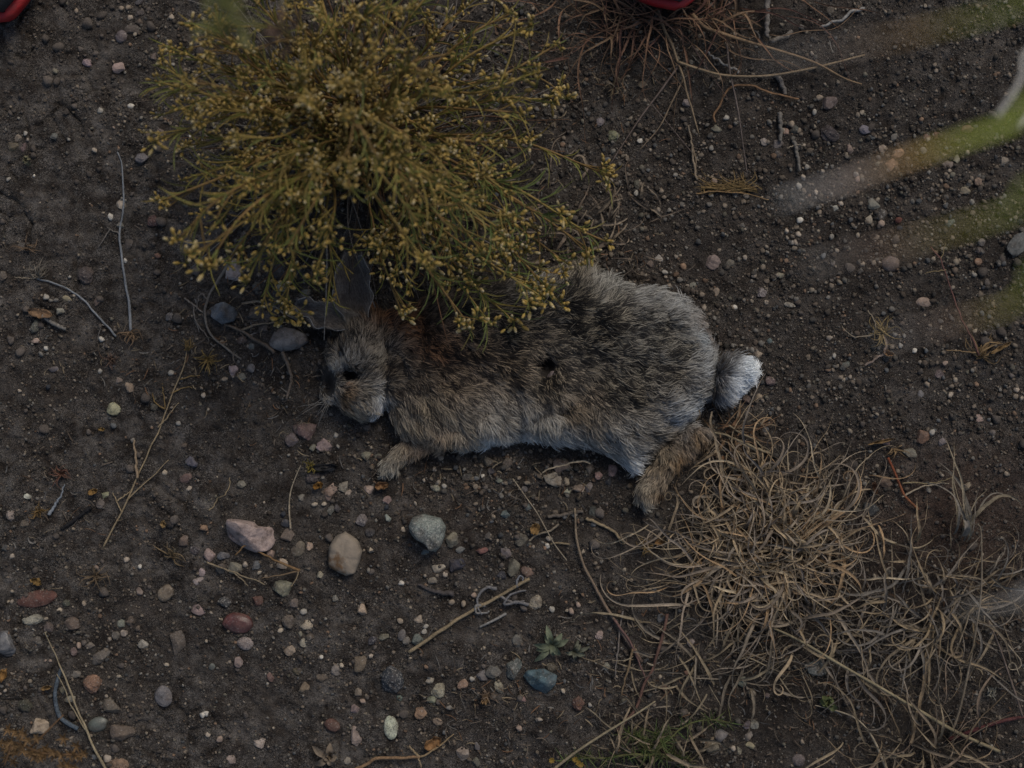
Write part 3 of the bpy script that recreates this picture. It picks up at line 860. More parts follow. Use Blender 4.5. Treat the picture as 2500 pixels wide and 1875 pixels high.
R_NECK = [(890, 790), (940, 770), (1000, 755), (1080, 790), (1090, 900), (1060, 1000), (980, 1020), (930, 985), (890, 930)]
R_PARTS = [(R_BODY, 38, 37), (R_NECK, 26, 35), (R_HEAD, 30, 41), (R_FORE, 9, 15), (R_HIND, 11, 19), (R_TAIL, 17, 27)]       # outline, width of its shoulder and height in mm
DENTS = [(852, 918, 23, 16, 14), (803, 936, 16, 30, 13), (1331, 893, 27, 27, 16), (835, 872, 10, 24, 6), (1375, 1003, 20, 16, 6), (1537, 1046, 14, 16, 6), (1182, 1005, 14, 12, 4), (1075, 888, 22, 10, 5), (1028, 826, 24, 40, 7),
         (985, 905, 12, 60, 2), (945, 812, 30, 16, 6), (1310, 1020, 14, 10, 3)]   # px, py, half width, half height, depth in mm


def inside(px, py, poly):
    r = np.zeros(px.shape, bool)
    n = len(poly)
    for i in range(n):
        (x1, y1), (x2, y2) = poly[i], poly[(i + 1) % n]
        c = (y1 > py) != (y2 > py)
        with np.errstate(divide='ignore', invalid='ignore'):
            r ^= c & (px < (x2 - x1) * (py - y1) / ((y2 - y1) if y2 != y1 else 1e-9) + x1)
    return r


def edge_dist(px, py, poly):
    d = np.full(px.shape, 1e9)
    n = len(poly)
    for i in range(n):
        a, b = np.array(poly[i], float), np.array(poly[(i + 1) % n], float)
        e = b - a
        t = np.clip(((px - a[0]) * e[0] + (py - a[1]) * e[1]) / (e @ e), 0, 1)
        d = np.minimum(d, np.hypot(px - a[0] - t * e[0], py - a[1] - t * e[1]))
    return np.where(inside(px, py, poly), d, -d)


def rabbit_height(px, py):
    """height in metres of the hide above the soil at a pixel of the ground plan, and how far inside the outline"""
    h = np.full(px.shape, -8.0)
    dd = np.full(px.shape, -1e9)
    for poly, rd, top in R_PARTS:
        d = edge_dist(px, py, poly) * S * 1e3
        u = np.clip(d / rd, 0, 1)
        z = np.where(d > 0, top * np.sqrt(np.clip(1 - (1 - u) ** 2.2, 0, 1)), -8)
        h = np.maximum(h, z)
        dd = np.maximum(dd, d)
    x, y = px * S, py * S
    lump = 17 * fbm(x, y, 24, 3, 55) + 9 * fbm(x, y, 75, 2, 58)
    # spine, haunch, shoulder blade
    lump += 6 * np.exp(-((px - 1590) / 120.0) ** 2 - ((py - 1010) / 90.0) ** 2) + 4 * np.exp(-((px - 1085) / 60.0) ** 2 - ((py - 960) / 70.0) ** 2)
    lump -= 6 * np.exp(-((px - 1240) / 90.0) ** 2 - ((py - 990) / 60.0) ** 2)
    for cx, cy, a, b, dep in DENTS:
        lump -= dep * np.exp(-(((px - cx) / a) ** 2 + ((py - cy) / b) ** 2) ** 1.5)
    h = np.where(h > 0, h + lump * np.clip(h / 25, 0, 1), h)
    return h * 1e-3, dd


# the outline was read off the picture: what stands at height z is drawn a little larger, so step back to the plan
def plan_to_pic(px, py, z):
    k = H / (H - z)
    return (px - 1250) * k + 1250, (py - 937.5) * k + 937.5


# fur colours: px, py, light rgb, dark rgb, share of light hairs, undercoat
FURC = [
    (1250, 800, .29, .225, .15, .022, .018, .015, .46), (1450, 820, .28, .235, .17, .022, .02, .018, .47), (1400, 760, .27, .225, .16, .022, .02, .018, .46), (1550, 900, .29, .25, .19, .03, .027, .024, .5), (1600, 830, .30, .265, .21, .035, .032, .03, .52),
    (1330, 930, .26, .205, .14, .02, .017, .015, .45), (1480, 940, .26, .22, .16, .03, .026, .022, .48), (1150, 850, .27, .19, .12, .025, .018, .014, .45), (1230, 900, .29, .215, .14, .03, .023, .018, .48),
    (1560, 715, .36, .345, .315, .12, .11, .10, .72), (1640, 750, .38, .37, .35, .14, .135, .125, .75), (1700, 830, .44, .45, .445, .17, .17, .165, .8), (1730, 900, .44, .45, .45, .15, .15, .15, .75), (1690, 960, .30, .28, .25, .08, .07, .065, .6),
    (1420, 650, .27, .22, .15, .06, .05, .04, .6), (1480, 690, .36, .34, .30, .10, .095, .085, .7), (1280, 690, .30, .28, .25, .08, .075, .07, .6), (1150, 740, .22, .185, .14, .04, .034, .03, .5), (1050, 760, .17, .13, .095, .03, .024, .02, .5),
    (1680, 1005, .48, .50, .51, .18, .18, .18, .82), (1640, 1020, .44, .45, .455, .15, .15, .15, .75), (1740, 790, .30, .17, .09, .15, .08, .04, .7),
    (1000, 790, .25, .115, .05, .05, .028, .018, .6), (930, 775, .26, .12, .055, .05, .028, .02, .6), (905, 745, .30, .17, .09, .06, .04, .03, .6), (1060, 860, .24, .12, .06, .04, .024, .016, .55), (1010, 845, .14, .08, .05, .025, .016, .012, .5),
    (1090, 930, .30, .225, .15, .04, .03, .024, .52), (1040, 990, .31, .25, .175, .06, .048, .038, .6), (1000, 1030, .33, .265, .185, .08, .062, .048, .65), (1120, 1030, .34, .29, .225, .10, .085, .07, .68), (1010, 930, .18, .14, .10, .03, .022, .018, .5),  # last entry of this and previous line paint in the neck crease's shade
    (1230, 1020, .35, .31, .255, .11, .098, .085, .7), (1330, 1040, .36, .325, .27, .11, .10, .088, .7), (1450, 1020, .30, .245, .18, .07, .058, .048, .6), (1400, 990, .28, .21, .14, .05, .04, .03, .55), (1500, 1060, .36, .34, .305, .12, .11, .10, .7),
    (1200, 1080, .48, .475, .45, .25, .24, .23, .9), (1300, 1072, .50, .50, .485, .28, .27, .26, .9), (1250, 1055, .42, .41, .385, .15, .14, .13, .8), (1350, 1062, .44, .435, .41, .18, .17, .16, .84), (1400, 1090, .42, .40, .37, .17, .16, .15, .8), (1120, 1095, .38, .34, .28, .15, .13, .11, .75), (1530, 1130, .55, .555, .55, .28, .28, .27, .9), (1480, 1110, .46, .43, .38, .2, .19, .17, .85),
    (1580, 1060, .30, .265, .22, .08, .07, .06, .6), (1620, 1080, .28, .23, .175, .07, .06, .05, .6), (1450, 960, .27, .21, .15, .03, .026, .022, .5),
    (880, 840, .29, .245, .19, .05, .042, .035, .62), (920, 880, .30, .26, .2, .06, .05, .042, .64), (880, 900, .29, .25, .2, .07, .06, .05, .66), (850, 830, .23, .18, .125, .03, .025, .02, .5), (800, 850, .13, .095, .06, .02, .015, .012, .45), (795, 900, .14, .10, .065, .02, .016, .013, .45),
    (845, 965, .30, .185, .095, .08, .05, .03, .68), (860, 1000, .34, .265, .175, .10, .075, .055, .7), (800, 960, .34, .31, .27, .08, .07, .06, .6), (790, 985, .36, .32, .27, .1, .09, .08, .65), (930, 990, .62, .605, .60, .4, .4, .39, .95), (922, 962, .55, .55, .54, .3, .3, .29, .9), (922, 1015, .58, .58, .57, .35, .35, .34, .92),
    (958, 990, .30, .235, .155, .05, .04, .03, .55), (955, 1015, .30, .235, .16, .06, .045, .035, .55), (965, 950, .22, .165, .11, .04, .03, .024, .5), (950, 905, .2, .15, .1, .04, .03, .024, .5),
    (888, 990, .34, .28, .205, .08, .065, .05, .7), (895, 1012, .34, .29, .22, .1, .08, .065, .7), (905, 960, .36, .32, .26, .08, .07, .06, .7),
    (1650, 860, .28, .245, .19, .03, .027, .024, .5), (1630, 920, .28, .235, .175, .03, .026, .022, .5), (1610, 790, .29, .26, .21, .035, .032, .03, .53), (1540, 960, .26, .215, .155, .028, .024, .02, .48), (1500, 780, .27, .235, .18, .025, .022, .02, .48),
    (885, 955, .31, .265, .205, .09, .08, .07, .7), (815, 890, .26, .23, .19, .04, .035, .03, .5), (848, 874, .34, .33, .31, .15, .14, .13, .75), (832, 897, .42, .42, .40, .25, .24, .23, .85), (826, 920, .22, .2, .17, .06, .055, .05, .6), (866, 905, .16, .13, .1, .03, .026, .022, .5), (868, 925, .15, .12, .09, .03, .026, .022, .5), (852, 900, .14, .11, .09, .03, .025, .02, .5), (838, 850, .2, .16, .12, .04, .035, .03, .5), (815, 835, .12, .09, .06, .02, .015, .012, .45), (836, 888, .38, .38, .36, .2, .19, .18, .8), (870, 780, .30, .23, .16, .06, .05, .04, .6),  # darker entries round the eye hollow paint in its shade
    (1040, 1098, .34, .23, .145, .14, .095, .062, .8), (1090, 1085, .34, .25, .165, .13, .09, .065, .78), (985, 1115, .34, .29, .225, .14, .11, .08, .75), (950, 1145, .36, .32, .255, .14, .12, .1, .75),
    (1690, 1060, .30, .20, .11, .09, .055, .03, .7), (1650, 1120, .30, .19, .10, .09, .055, .03, .7), (1620, 1120, .36, .28, .185, .1, .075, .05, .7), (1590, 1180, .37, .315, .235, .12, .10, .075, .75), (1575, 1225, .36, .32, .255, .12, .10, .08, .75), (1610, 1195, .30, .20, .115, .08, .05, .03, .6),
    (1752, 900, .075, .058, .045, .03, .022, .018, .5), (1768, 868, .085, .066, .05, .03, .022, .018, .5), (1755, 945, .07, .055, .044, .025, .02, .017, .5), (1792, 925, .62, .63, .64, .5, .5, .5, .95), (1790, 895, .55, .555, .555, .3, .3, .3, .88), (1812, 885, .66, .68, .69, .5, .5, .5, .95), (1790, 965, .62, .63, .64, .5, .5, .5, .95), (1825, 900, .68, .70, .71, .6, .61, .62, 1), (1845, 905, .70, .72, .73, .65, .66, .67, 1), (1810, 960, .68, .70, .71, .6, .6, .6, 1), (1780, 985, .5, .48, .44, .3, .28, .25, .9)]
# way the hair lies: px, py, right, down, length mm, lift
FLOW = [
    (800, 970, .5, .4, 7, .35), (850, 970, .55, -.2, 8, .3), (900, 920, .85, -.5, 10, .35), (930, 870, .9, -.45, 12, .45), (880, 860, .6, -.75, 9, .35), (850, 830, .2, -.9, 9, .3), (880, 785, .1, -.9, 17, .5), (860, 790, -.5, -.7, 15, .5), (905, 775, .5, -.7, 17, .6), (925, 985, -.25, .9, 10, .35), (870, 1005, .3, .9, 9, .35), (800, 880, -.5, -.3, 7, .4),
    (930, 780, .8, -.2, 15, .6), (1000, 800, .7, .4, 14, .55), (1060, 860, .6, .6, 14, .6), (1100, 760, .9, .1, 13, .35), (1050, 930, .35, .85, 14, .45), (1000, 1000, .1, .95, 15, .4), (1100, 1040, .15, .95, 15, .4), (1160, 940, .65, .7, 13, .4),
    (1250, 780, .85, .5, 12, .32), (1400, 800, .88, .42, 12, .3), (1550, 820, .93, .32, 12, .3), (1680, 850, .97, .15, 13, .35), (1720, 930, .9, .2, 14, .4), (1330, 900, .75, .62, 12, .35), (1450, 950, .75, .6, 12, .35), (1580, 950, .85, .35, 12, .35),
    (1250, 1000, .35, .92, 15, .4), (1400, 1020, .5, .85, 14, .4), (1230, 1085, -.05, 1, 15, .3), (1330, 1075, .1, 1, 15, .3), (1450, 1090, .5, .85, 14, .35), (1530, 1120, .55, .8, 15, .3), (1550, 1040, .75, .5, 14, .4), (1640, 1010, .9, -.35, 16, .4), (1690, 1000, .9, -.2, 16, .4),
    (1560, 710, .9, .05, 14, .4), (1640, 740, .85, -.3, 14, .45), (1420, 655, -.1, -.95, 17, .5), (1480, 690, .5, -.8, 15, .45), (1330, 680, .2, -.8, 14, .4), (1280, 710, .7, -.2, 13, .4), (1150, 720, .6, -.6, 12, .35),
    (1040, 1095, -.35, .85, 12, .3), (985, 1115, -.6, .75, 10, .25), (948, 1148, -.45, .9, 7, .2), (1690, 1060, .1, .6, 10, .6), (1640, 1130, -.4, .7, 9, .55), (1590, 1190, -.45, .85, 10, .4), (1575, 1225, -.1, 1, 10, .35),
    (1770, 880, .7, -.6, 14, .5), (1770, 950, .6, .7, 14, .45), (1820, 900, .95, .2, 13, .3), (1810, 950, .75, .65, 13, .3)]


def build_rabbit():
    step = 7.5                                   # px between the vertices of the hide
    gx, gy = np.arange(760, 1875, step), np.arange(625, 1265, step)
    GX, GY = np.meshgrid(gx, gy)
    px, py = GX.ravel(), GY.ravel()
    h, dd = rabbit_height(px, py)
    x, y = (px - 1250) * S, (937.5 - py) * S
    # shrink with height so that the picture's outline holds
    k = (H - np.clip(h, 0, 1)) / H
    z = h + 0.002
    X, Y = x * k, y * k
    nx, ny = len(gx), len(gy)
    i = (np.arange(ny - 1)[:, None] * nx + np.arange(nx - 1)[None, :]).ravel()
    q = np.stack([i, i + nx, i + nx + 1, i + 1], 1)
    q = q[(dd[q] > 0).any(1)]
    used = np.unique(q)
    remap = -np.ones(len(px), int)
    remap[used] = np.arange(len(used))
    q = remap[q]
    top = np.stack([X[used], Y[used], z[used]], 1)
    n = len(top)
    bot = top.copy()
    bot[:, 2] = -0.010
    e = np.concatenate([q[:, [0, 1]], q[:, [1, 2]], q[:, [2, 3]], q[:, [3, 0]]])
    codes = set(map(tuple, e.tolist()))
    rim = [(a, b) for a, b in codes if (b, a) not in codes]
    faces = [tuple(f) for f in q] + [tuple(f[::-1] + n) for f in q] + [(b, a, a + n, b + n) for a, b in rim]
    root = empty("dead_rabbit", (0.0, 0.0, 0.0), "dead brown cottontail rabbit lying stretched out under the flowering shrub", "rabbit")
    o0 = P(1300, 900)
    root.location = (o0[0], o0[1], 0)
    me = new_mesh("body", np.vstack([top, bot]) - np.array([o0[0], o0[1], 0]), faces)
    cpx, cpy = px[used], py[used]
    base = idw(cpx, cpy, [(c[0], c[1], c[5] * 1.2 + .012, c[6] * 1.2 + .011, c[7] * 1.2 + .010) for c in FURC], 3, 15)
    base = base * 0.5 + 0.5 * np.array([.06, .054, .05])
    for cx, cy, a, b, dep in DENTS[:3]:
        m = np.exp(-(((cpx - cx) / a) ** 2 + ((cpy - cy) / b) ** 2) ** 1.5)[:, None]
        base = base * (1 - m) + np.array([.02, .017, .016]) * m  # hide darkened in the hollows, for dried tissue and painted shade
    vcol(me, "Col", np.vstack([base, base]))
    add("body", me, M_SKIN, root)

    # ---- fur
    tri = np.concatenate([q[:, [0, 1, 2]], q[:, [0, 2, 3]]])
    A, B, C = top[tri[:, 0]], top[tri[:, 1]], top[tri[:, 2]]
    fn = np.cross(B - A, C - A)
    area = np.linalg.norm(fn, axis=1) * 0.5
    vn = np.zeros_like(top)
    for kx in range(3):
        np.add.at(vn, tri[:, kx], fn)
    vn /= np.linalg.norm(vn, axis=1, keepdims=True) + 1e-12
    if vn[:, 2].mean() < 0:
        vn = -vn
    keep = (A[:, 2] > -0.004) & (B[:, 2] > -0.004)
    pr = np.where(keep, np.minimum(area, 3e-5), 0)
    pr /= pr.sum()

    def strands(N, seed):
        r = np.random.default_rng(seed)
        t = r.choice(len(tri), N, p=pr)
        u, v = r.uniform(0, 1, (2, N, 1))
        sw = u + v > 1
        u, v = np.where(sw, 1 - u, u), np.where(sw, 1 - v, v)
        pos = A[t] + u * (B[t] - A[t]) + v * (C[t] - A[t])
        nor = vn[tri[t, 0]] * (1 - u - v) + vn[tri[t, 1]] * u + vn[tri[t, 2]] * v
        nor /= np.linalg.norm(nor, axis=1, keepdims=True)
        return pos, nor, r

    K = 7
    sets = {"coat_fur": [[], [], []], "tail_fur": [[], [], []], "hind_foot_fur": [[], [], []], "forepaw_fur": [[], [], []]}
    for N, seed, guard in ((95000, 5, False), (80000, 6, True)):
        pos, nor, r = strands(N, seed)
        k = (H - pos[:, 2]) / H
        qx, qy = pos[:, 0] / (S * k) + 1250, 937.5 - pos[:, 1] / (S * k)
        wx = qx + 34 * fbm(pos[:, 0], pos[:, 1], 55, 3, 301)
        wy = qy + 34 * fbm(pos[:, 0], pos[:, 1], 55, 3, 302)
        fl = idw(qx + 20 * fbm(pos[:, 0], pos[:, 1], 80, 2, 310), qy, FLOW, 3.0, 18)
        # locks: hair drawn to the tip of its lock
        cx, cy, rnd = None, None, None
        freq = 320.0
        X0, Y0 = pos[:, 0] * freq, pos[:, 1] * freq
        ix, iy = np.floor(X0), np.floor(Y0)
        best = np.full(N, 9.0)
        lx, ly, lr = np.zeros(N), np.zeros(N), np.zeros(N)
        for ddx in (-1, 0, 1):
            for ddy in (-1, 0, 1):
                ux, uy = ix + ddx, iy + ddy
                jx, jy = ux + _hash(ux, uy, 71), uy + _hash(ux, uy, 72)
                d = np.hypot(X0 - jx, Y0 - jy)
                m = d < best
                best = np.where(m, d, best)
                lx, ly, lr = np.where(m, jx, lx), np.where(m, jy, ly), np.where(m, _hash(ux, uy, 73), lr)
        lock = np.stack([lx / freq, ly / freq], 1)
        ang = np.arctan2(-fl[:, 1], fl[:, 0]) + (lr - 0.5) * 1.0 + r.normal(0, 0.22, N) + 1.1 * fbm(pos[:, 0], pos[:, 1], 45, 2, 330)
        t = np.stack([np.cos(ang), np.sin(ang), np.zeros(N)], 1)
        t -= (t * nor).sum(1, keepdims=True) * nor
        t /= np.linalg.norm(t, axis=1, keepdims=True) + 1e-9
        L = fl[:, 2] * 0.86e-3 * r.uniform(0.55, 1.15, N) * (0.85 + 0.3 * lr) * (1.0 if guard else 0.78)
        lift = np.clip(fl[:, 3] + (lr - 0.5) * 0.35 + r.normal(0, 0.1, N), 0.1, 1.1)
        s = np.linspace(0, 1, K)
        f = s[None] ** 1.15
        g = lift[:, None] * (s[None] * 1.25 - 0.75 * s[None] ** 2)
        pts = pos[:, None] + L[:, None, None] * (t[:, None] * f[..., None] + nor[:, None] * g[..., None])
        pull = (0.82 if guard else 0.62) * s[None, :, None] ** 1.3
        gx_ = lock[:, None, :] - pos[:, None, :2]
        pts[:, :, :2] += gx_ * pull
        wob = r.normal(0, 0.0005, (N, 1, 3)) * (np.sin(s * 5.0) * s)[None, :, None]
        pts += wob
        pts[:, :, 2] = np.maximum(pts[:, :, 2], 0.0006)
        cv = idw(wx, wy, FURC, 3.4, 12)
        light, dark, frac = np.minimum(cv[:, :3] * np.interp(cv[:, 6], [.5, .6, .8, .88], [1.0, 1.0, 1.0, 1.3])[:, None] * np.array([.97, 1.0, 1.02]), .88), cv[:, 3:6] * .85, cv[:, 6]
        pick = (r.uniform(0, 1, N) * 0.48 + _hash(lx * 31, ly * 17, 97) * 0.52) < frac - .07 * (frac < .56)
        agouti = np.where(pick[:, None], light, dark)
        under = np.minimum(0.6 * dark + 0.4 * np.array([.055, .05, .047]), light)
        under = np.where(frac[:, None] > .86, light * .8, under)
        var = r.uniform(0.65, 1.32, (N, 1)) * (0.78 + 0.44 * _hash(lx, ly, 79))[:, None]
        tipdark = (r.uniform(0, 1, (N, 1)) < 0.35) & (frac[:, None] < 0.7)
        cols = np.zeros((N, K, 3))
        for j, sj in enumerate(s):
            w = np.clip((sj - 0.18) / 0.3, 0, 1)
            c = under * (1 - w) + agouti * w
            if sj > 0.85:
                c = np.where(tipdark, c * 0.35, c)
            cols[:, j] = c * var
        # hollows stay bare
        bare = np.zeros(N, bool)
        for dx_, dy_, a_, b_, dep in DENTS[:4]:
            bare |= (((qx - dx_) / a_) ** 2 + ((qy - dy_) / b_) ** 2) < (1.05 if dep > 6 else 0.45)
        rad = np.array([1, 1, .95, .85, .7, .5, .18]) * (0.00027 if guard else 0.00016)
        tail = inside(qx, qy, [(a + (a - 1795) * .1, b + (b - 920) * .1) for a, b in R_TAIL]) & (qx > 1738)
        hind = edge_dist(qx, qy, R_HIND) > -4
        hind &= ~(edge_dist(qx, qy, R_BODY) > 12)
        fore = (edge_dist(qx, qy, R_FORE) > -3) & (edge_dist(qx, qy, R_BODY) < 4)
        for nm, m in (("tail_fur", tail), ("hind_foot_fur", hind & ~tail), ("forepaw_fur", fore & ~hind), ("coat_fur", ~(tail | hind | fore))):
            m = m & ~bare
            sets[nm][0].append(pts[m])
            sets[nm][1].append(cols[m])
            sets[nm][2].append(np.broadcast_to(rad, (int(m.sum()), K)))
    for nm, (p_, c_, r_) in sets.items():
        p_, c_, r_ = np.concatenate(p_), np.concatenate(c_), np.concatenate(r_)
        cu = bpy.data.hair_curves.new(nm)
        cu.add_curves([K] * len(p_))
        cu.attributes["position"].data.foreach_set("vector", (p_.reshape(-1, 3) - np.array([o0[0], o0[1], 0])).astype(np.float32).ravel())
        if "radius" not in cu.attributes:
            cu.attributes.new("radius", 'FLOAT', 'POINT')
        cu.attributes["radius"].data.foreach_set("value", r_.astype(np.float32).ravel())
        ca = cu.attributes.new("fur_colour", 'FLOAT_COLOR', 'POINT')
        rgba = np.ones((p_.shape[0] * K, 4), np.float32)
        rgba[:, :3] = c_.reshape(-1, 3)
        ca.data.foreach_set("color", rgba.ravel())
        cu.materials.append(M_FUR)
        add(nm, cu, None, root)

    # ---- ears: thin dished hides with a pale rim
    def ear(mid, half, z0, z1, curl, seed, nicks):
        mid = np.array([P(a, b, 0.0)[:2] for a, b in mid])
        n, m = 22, 11
        c = spline(np.column_stack([mid, np.linspace(z0, z1, len(mid))]), n)
        u = np.linspace(0, 1, n)
        t = np.gradient(c[:, :2], axis=0)
        t /= np.linalg.norm(t, axis=1, keepdims=True)
        s = np.stack([t[:, 1], -t[:, 0]], 1)
        w = np.interp(u, [k[0] for k in half], [k[1] for k in half]) * S
        v = np.linspace(-1, 1, m)
        p = np.zeros((n, m, 3))
        for a in range(n):
            wl = w[a] * (1 + nicks * (vnoise(np.array([u[a] * 6.5 + seed]), np.array([3.0]), seed)[0] - 0.5))
            wr = w[a] * (1 + nicks * (vnoise(np.array([u[a] * 5.5 + seed]), np.array([8.0]), seed)[0] - 0.5))
            for b in range(m):
                off = v[b] * (wl if v[b] < 0 else wr)
                p[a, b, :2] = c[a, :2] + s[a] * off
                p[a, b, 2] = c[a, 2] + curl * (v[b] ** 2) * (0.5 + 0.5 * u[a]) * (1 if v[b] > 0 else 0.7) + 0.006 * (vnoise(np.array([u[a] * 5]), np.array([v[b] * 1.6 + seed]), seed + 4)[0] - 0.5)
        topv = p.reshape(-1, 3)
        botv = topv - np.array([0, 0, 0.0013])
        f = [(a * m + b, a * m + b + 1, (a + 1) * m + b + 1, (a + 1) * m + b) for a in range(n - 1) for b in range(m - 1)]
        N = n * m
        ring = [b for b in range(m)] + [a * m + m - 1 for a in range(1, n)] + [(n - 1) * m + b for b in range(m - 2, -1, -1)] + [a * m for a in range(n - 2, 0, -1)]
        ff = [tuple(reversed(q_)) for q_ in f] + [tuple(i + N for i in q_) for q_ in f] + [(ring[i], ring[(i + 1) % len(ring)], ring[(i + 1) % len(ring)] + N, ring[i] + N) for i in range(len(ring))]
        dark = np.array([.165, .147, .131])
        cc = np.tile(dark, (2 * N, 1)) * (0.7 + 0.6 * np.random.default_rng(seed).uniform(0, 1, (2 * N, 1)))
        rootc = np.tile(np.repeat(np.clip(1 - u * 4, 0, 1), m), 2)[:, None]
        cc = cc * (1 - rootc) + np.array([.16, .13, .10]) * rootc
        edge = np.tile(np.clip((np.abs(np.tile(v, n)) - 0.75) / 0.25, 0, 1), 2)[:, None]
        cc = cc * (1 - 0.5 * edge) + np.array([.16, .15, .14]) * 0.5 * edge
        me_ = new_mesh("ear", np.vstack([topv, botv]) - np.array([o0[0], o0[1], 0]), ff)
        vcol(me_, "Col", cc)
        e_ = add("ear", me_, M_EAR, root)
        rimline = np.vstack([p[:, 0], p[-1, 1:-1], p[::-1, -1]])[2:-2]
        v_, f_ = tube(rimline + np.array([0, 0, 0.0001]), 0.00036, 5)
        r_ = MB().put(v_, f_, (.36, .34, .31)).mesh("rim", (o0[0], o0[1], 0))
        add("rim", r_, M_EAR, e_)
        # short velvet over the hide
        rr = np.random.default_rng(seed + 1)
        NN = 8000
        a_, b_ = rr.uniform(0, n - 1.001, NN), rr.uniform(0, m - 1.001, NN)
        ia, ib = a_.astype(int), b_.astype(int)
        fa, fb = (a_ - ia)[:, None], (b_ - ib)[:, None]
        q0 = (p[ia, ib] * (1 - fa) + p[ia + 1, ib] * fa) * (1 - fb) + (p[ia, ib + 1] * (1 - fa) + p[ia + 1, ib + 1] * fa) * fb
        d_ = np.column_stack([t[ia], np.zeros(NN)]) + rr.normal(0, 0.25, (NN, 3)) + np.array([0, 0, 0.25])
        ll = (0.003 + 0.003 * np.clip(1 - a_ / n * 3, 0, 1))[:, None] * rr.uniform(0.6, 1.2, (NN, 1))
        hp = np.stack([q0, q0 + d_ * ll * 0.5, q0 + d_ * ll], 1)
        cu = bpy.data.hair_curves.new("velvet")
        cu.add_curves([3] * NN)
        cu.attributes["position"].data.foreach_set("vector", (hp.reshape(-1, 3) - np.array([o0[0], o0[1], 0])).astype(np.float32).ravel())
        if "radius" not in cu.attributes:
            cu.attributes.new("radius", 'FLOAT', 'POINT')
        cu.attributes["radius"].data.foreach_set("value", np.tile([0.00018, 0.00015, 0.00006], NN).astype(np.float32))
        ca = cu.attributes.new("fur_colour", 'FLOAT_COLOR', 'POINT')
        rgba = np.ones((NN, 3, 4), np.float32)
        hc = np.array([.18, .16, .142]) * rr.uniform(0.5, 1.7, (NN, 1))
        hc = hc * (1 - rootc[ia * m + ib]) + np.array([.27, .225, .17]) * rr.uniform(.6, 1.2, (NN, 1)) * rootc[ia * m + ib]
        rgba[:, :, :3] = hc[:, None]
        ca.data.foreach_set("color", rgba.ravel())
        cu.materials.append(M_FUR)
        add("velvet", cu, None, e_)
        return e_

    ear([(882, 798), (876, 755), (870, 715), (868, 670), (870, 630)], [(0, 20), (.2, 34), (.38, 42), (.6, 44), (.8, 41), (.93, 33), (1, 22)], 0.027, 0.017, 0.012, 3, .5)["label"] = "ear folded up under the shrub with a torn curled tip"
    ear([(886, 792), (850, 783), (815, 774), (775, 762), (736, 745)], [(0, 16), (.25, 26), (.45, 31), (.65, 31), (.87, 22), (1, 9)], 0.027, 0.016, 0.011, 8, .6)["label"] = "ear lying out to the side with a pale wavy rim"

    # ---- sunken eye and the dried nose
    def lump_part(name, cx, cy, wpx, hpx, rot, zz, rgb, thick):
        hh, _ = rabbit_height(np.array([cx]), np.array([cy]))
        z_ = float(hh[0]) + zz
        v_, f_ = stone_shape(2, 0, np.random.default_rng(int(cx)))
        a_ = math.radians(rot)
        v_ = v_ * np.array([wpx * S / 2, hpx * S / 2, thick])
        v_ = np.column_stack([v_[:, 0] * math.cos(a_) - v_[:, 1] * math.sin(a_), v_[:, 0] * math.sin(a_) + v_[:, 1] * math.cos(a_), v_[:, 2]])
        me_ = new_mesh(name, v_, f_)
        vcol(me_, "Col", np.tile(rgb, (len(me_.vertices), 1)))
        q_ = P(cx, cy, z_)
        return add(name, me_, M_EAR, root, q_ - np.array([o0[0], o0[1], 0]))
    lump_part("eye", 836, 871, 13, 32, 30, 0.0035, (.035, .042, .052), 0.003)
    lump_part("nose", 850, 938, 26, 13, 10, 0.003, (.20, .13, .09), 0.003)
    for a_, b_, c_ in ((843, 916, 16), (858, 915, 16), (847, 926, 12), (801, 928, 17), (805, 945, 17), (1322, 884, 24), (1338, 900, 22)):  # near-black lumps: dried tissue, with the hollows' shade put into the colour
        lump_part("tissue_shade", a_, b_, c_, c_ * .8, 20, 0.001, (.014, .012, .011), 0.002)
    lump_part("bare_skin", 1352, 922, 36, 40, 20, -0.001, (.16, .13, .125), 0.004)
    wk = np.random.default_rng(4)
    for k_ in range(9):
        a0 = P(795 + wk.uniform(-8, 15), 975 + wk.uniform(-12, 12), 0.018)
        dr = math.radians(wk.uniform(170, 250))
        a1 = a0 + np.array([math.cos(dr), math.sin(dr), 0]) * wk.uniform(0.018, 0.035) + np.array([0, 0, -0.008])
        v_, f_ = tube(spline([a0, (a0 + a1) / 2 + np.array([0, 0, 0.004]), a1], 8), np.linspace(0.00022, 0.00006, 8), 4)
        add("whisker", MB().put(v_, f_, (.3, .28, .25)).mesh("whisker", (o0[0], o0[1], 0)), M_EAR, root)


build_rabbit()
# ------------------------------------------------------------------ loose stalks, twigs and blades: each a thing of its own
def gz(p):
    return float(ground_z(p[0], p[1]))


def path3(pts, lift=2.0, n=26, wob=0.0, seed=0):
    """pixels (px, py[, mm above the soil]) to a curve resting on the soil"""
    out = []
    for q in pts:
        zmm = q[2] if len(q) > 2 else lift
        p = P(q[0], q[1], zmm * 1e-3)
        p[2] += gz(p)
        out.append(p)
    c = spline(out, n)
    if wob:
        r = np.random.default_rng(seed)
        o = r.uniform(0, 90, 2)
        u = np.arange(n) * 0.45
        c[:, 0] += wob * (vnoise(u + o[0], u * 0, 1) - 0.5)
        c[:, 1] += wob * (vnoise(u + o[1], u * 0, 2) - 0.5)
    return c


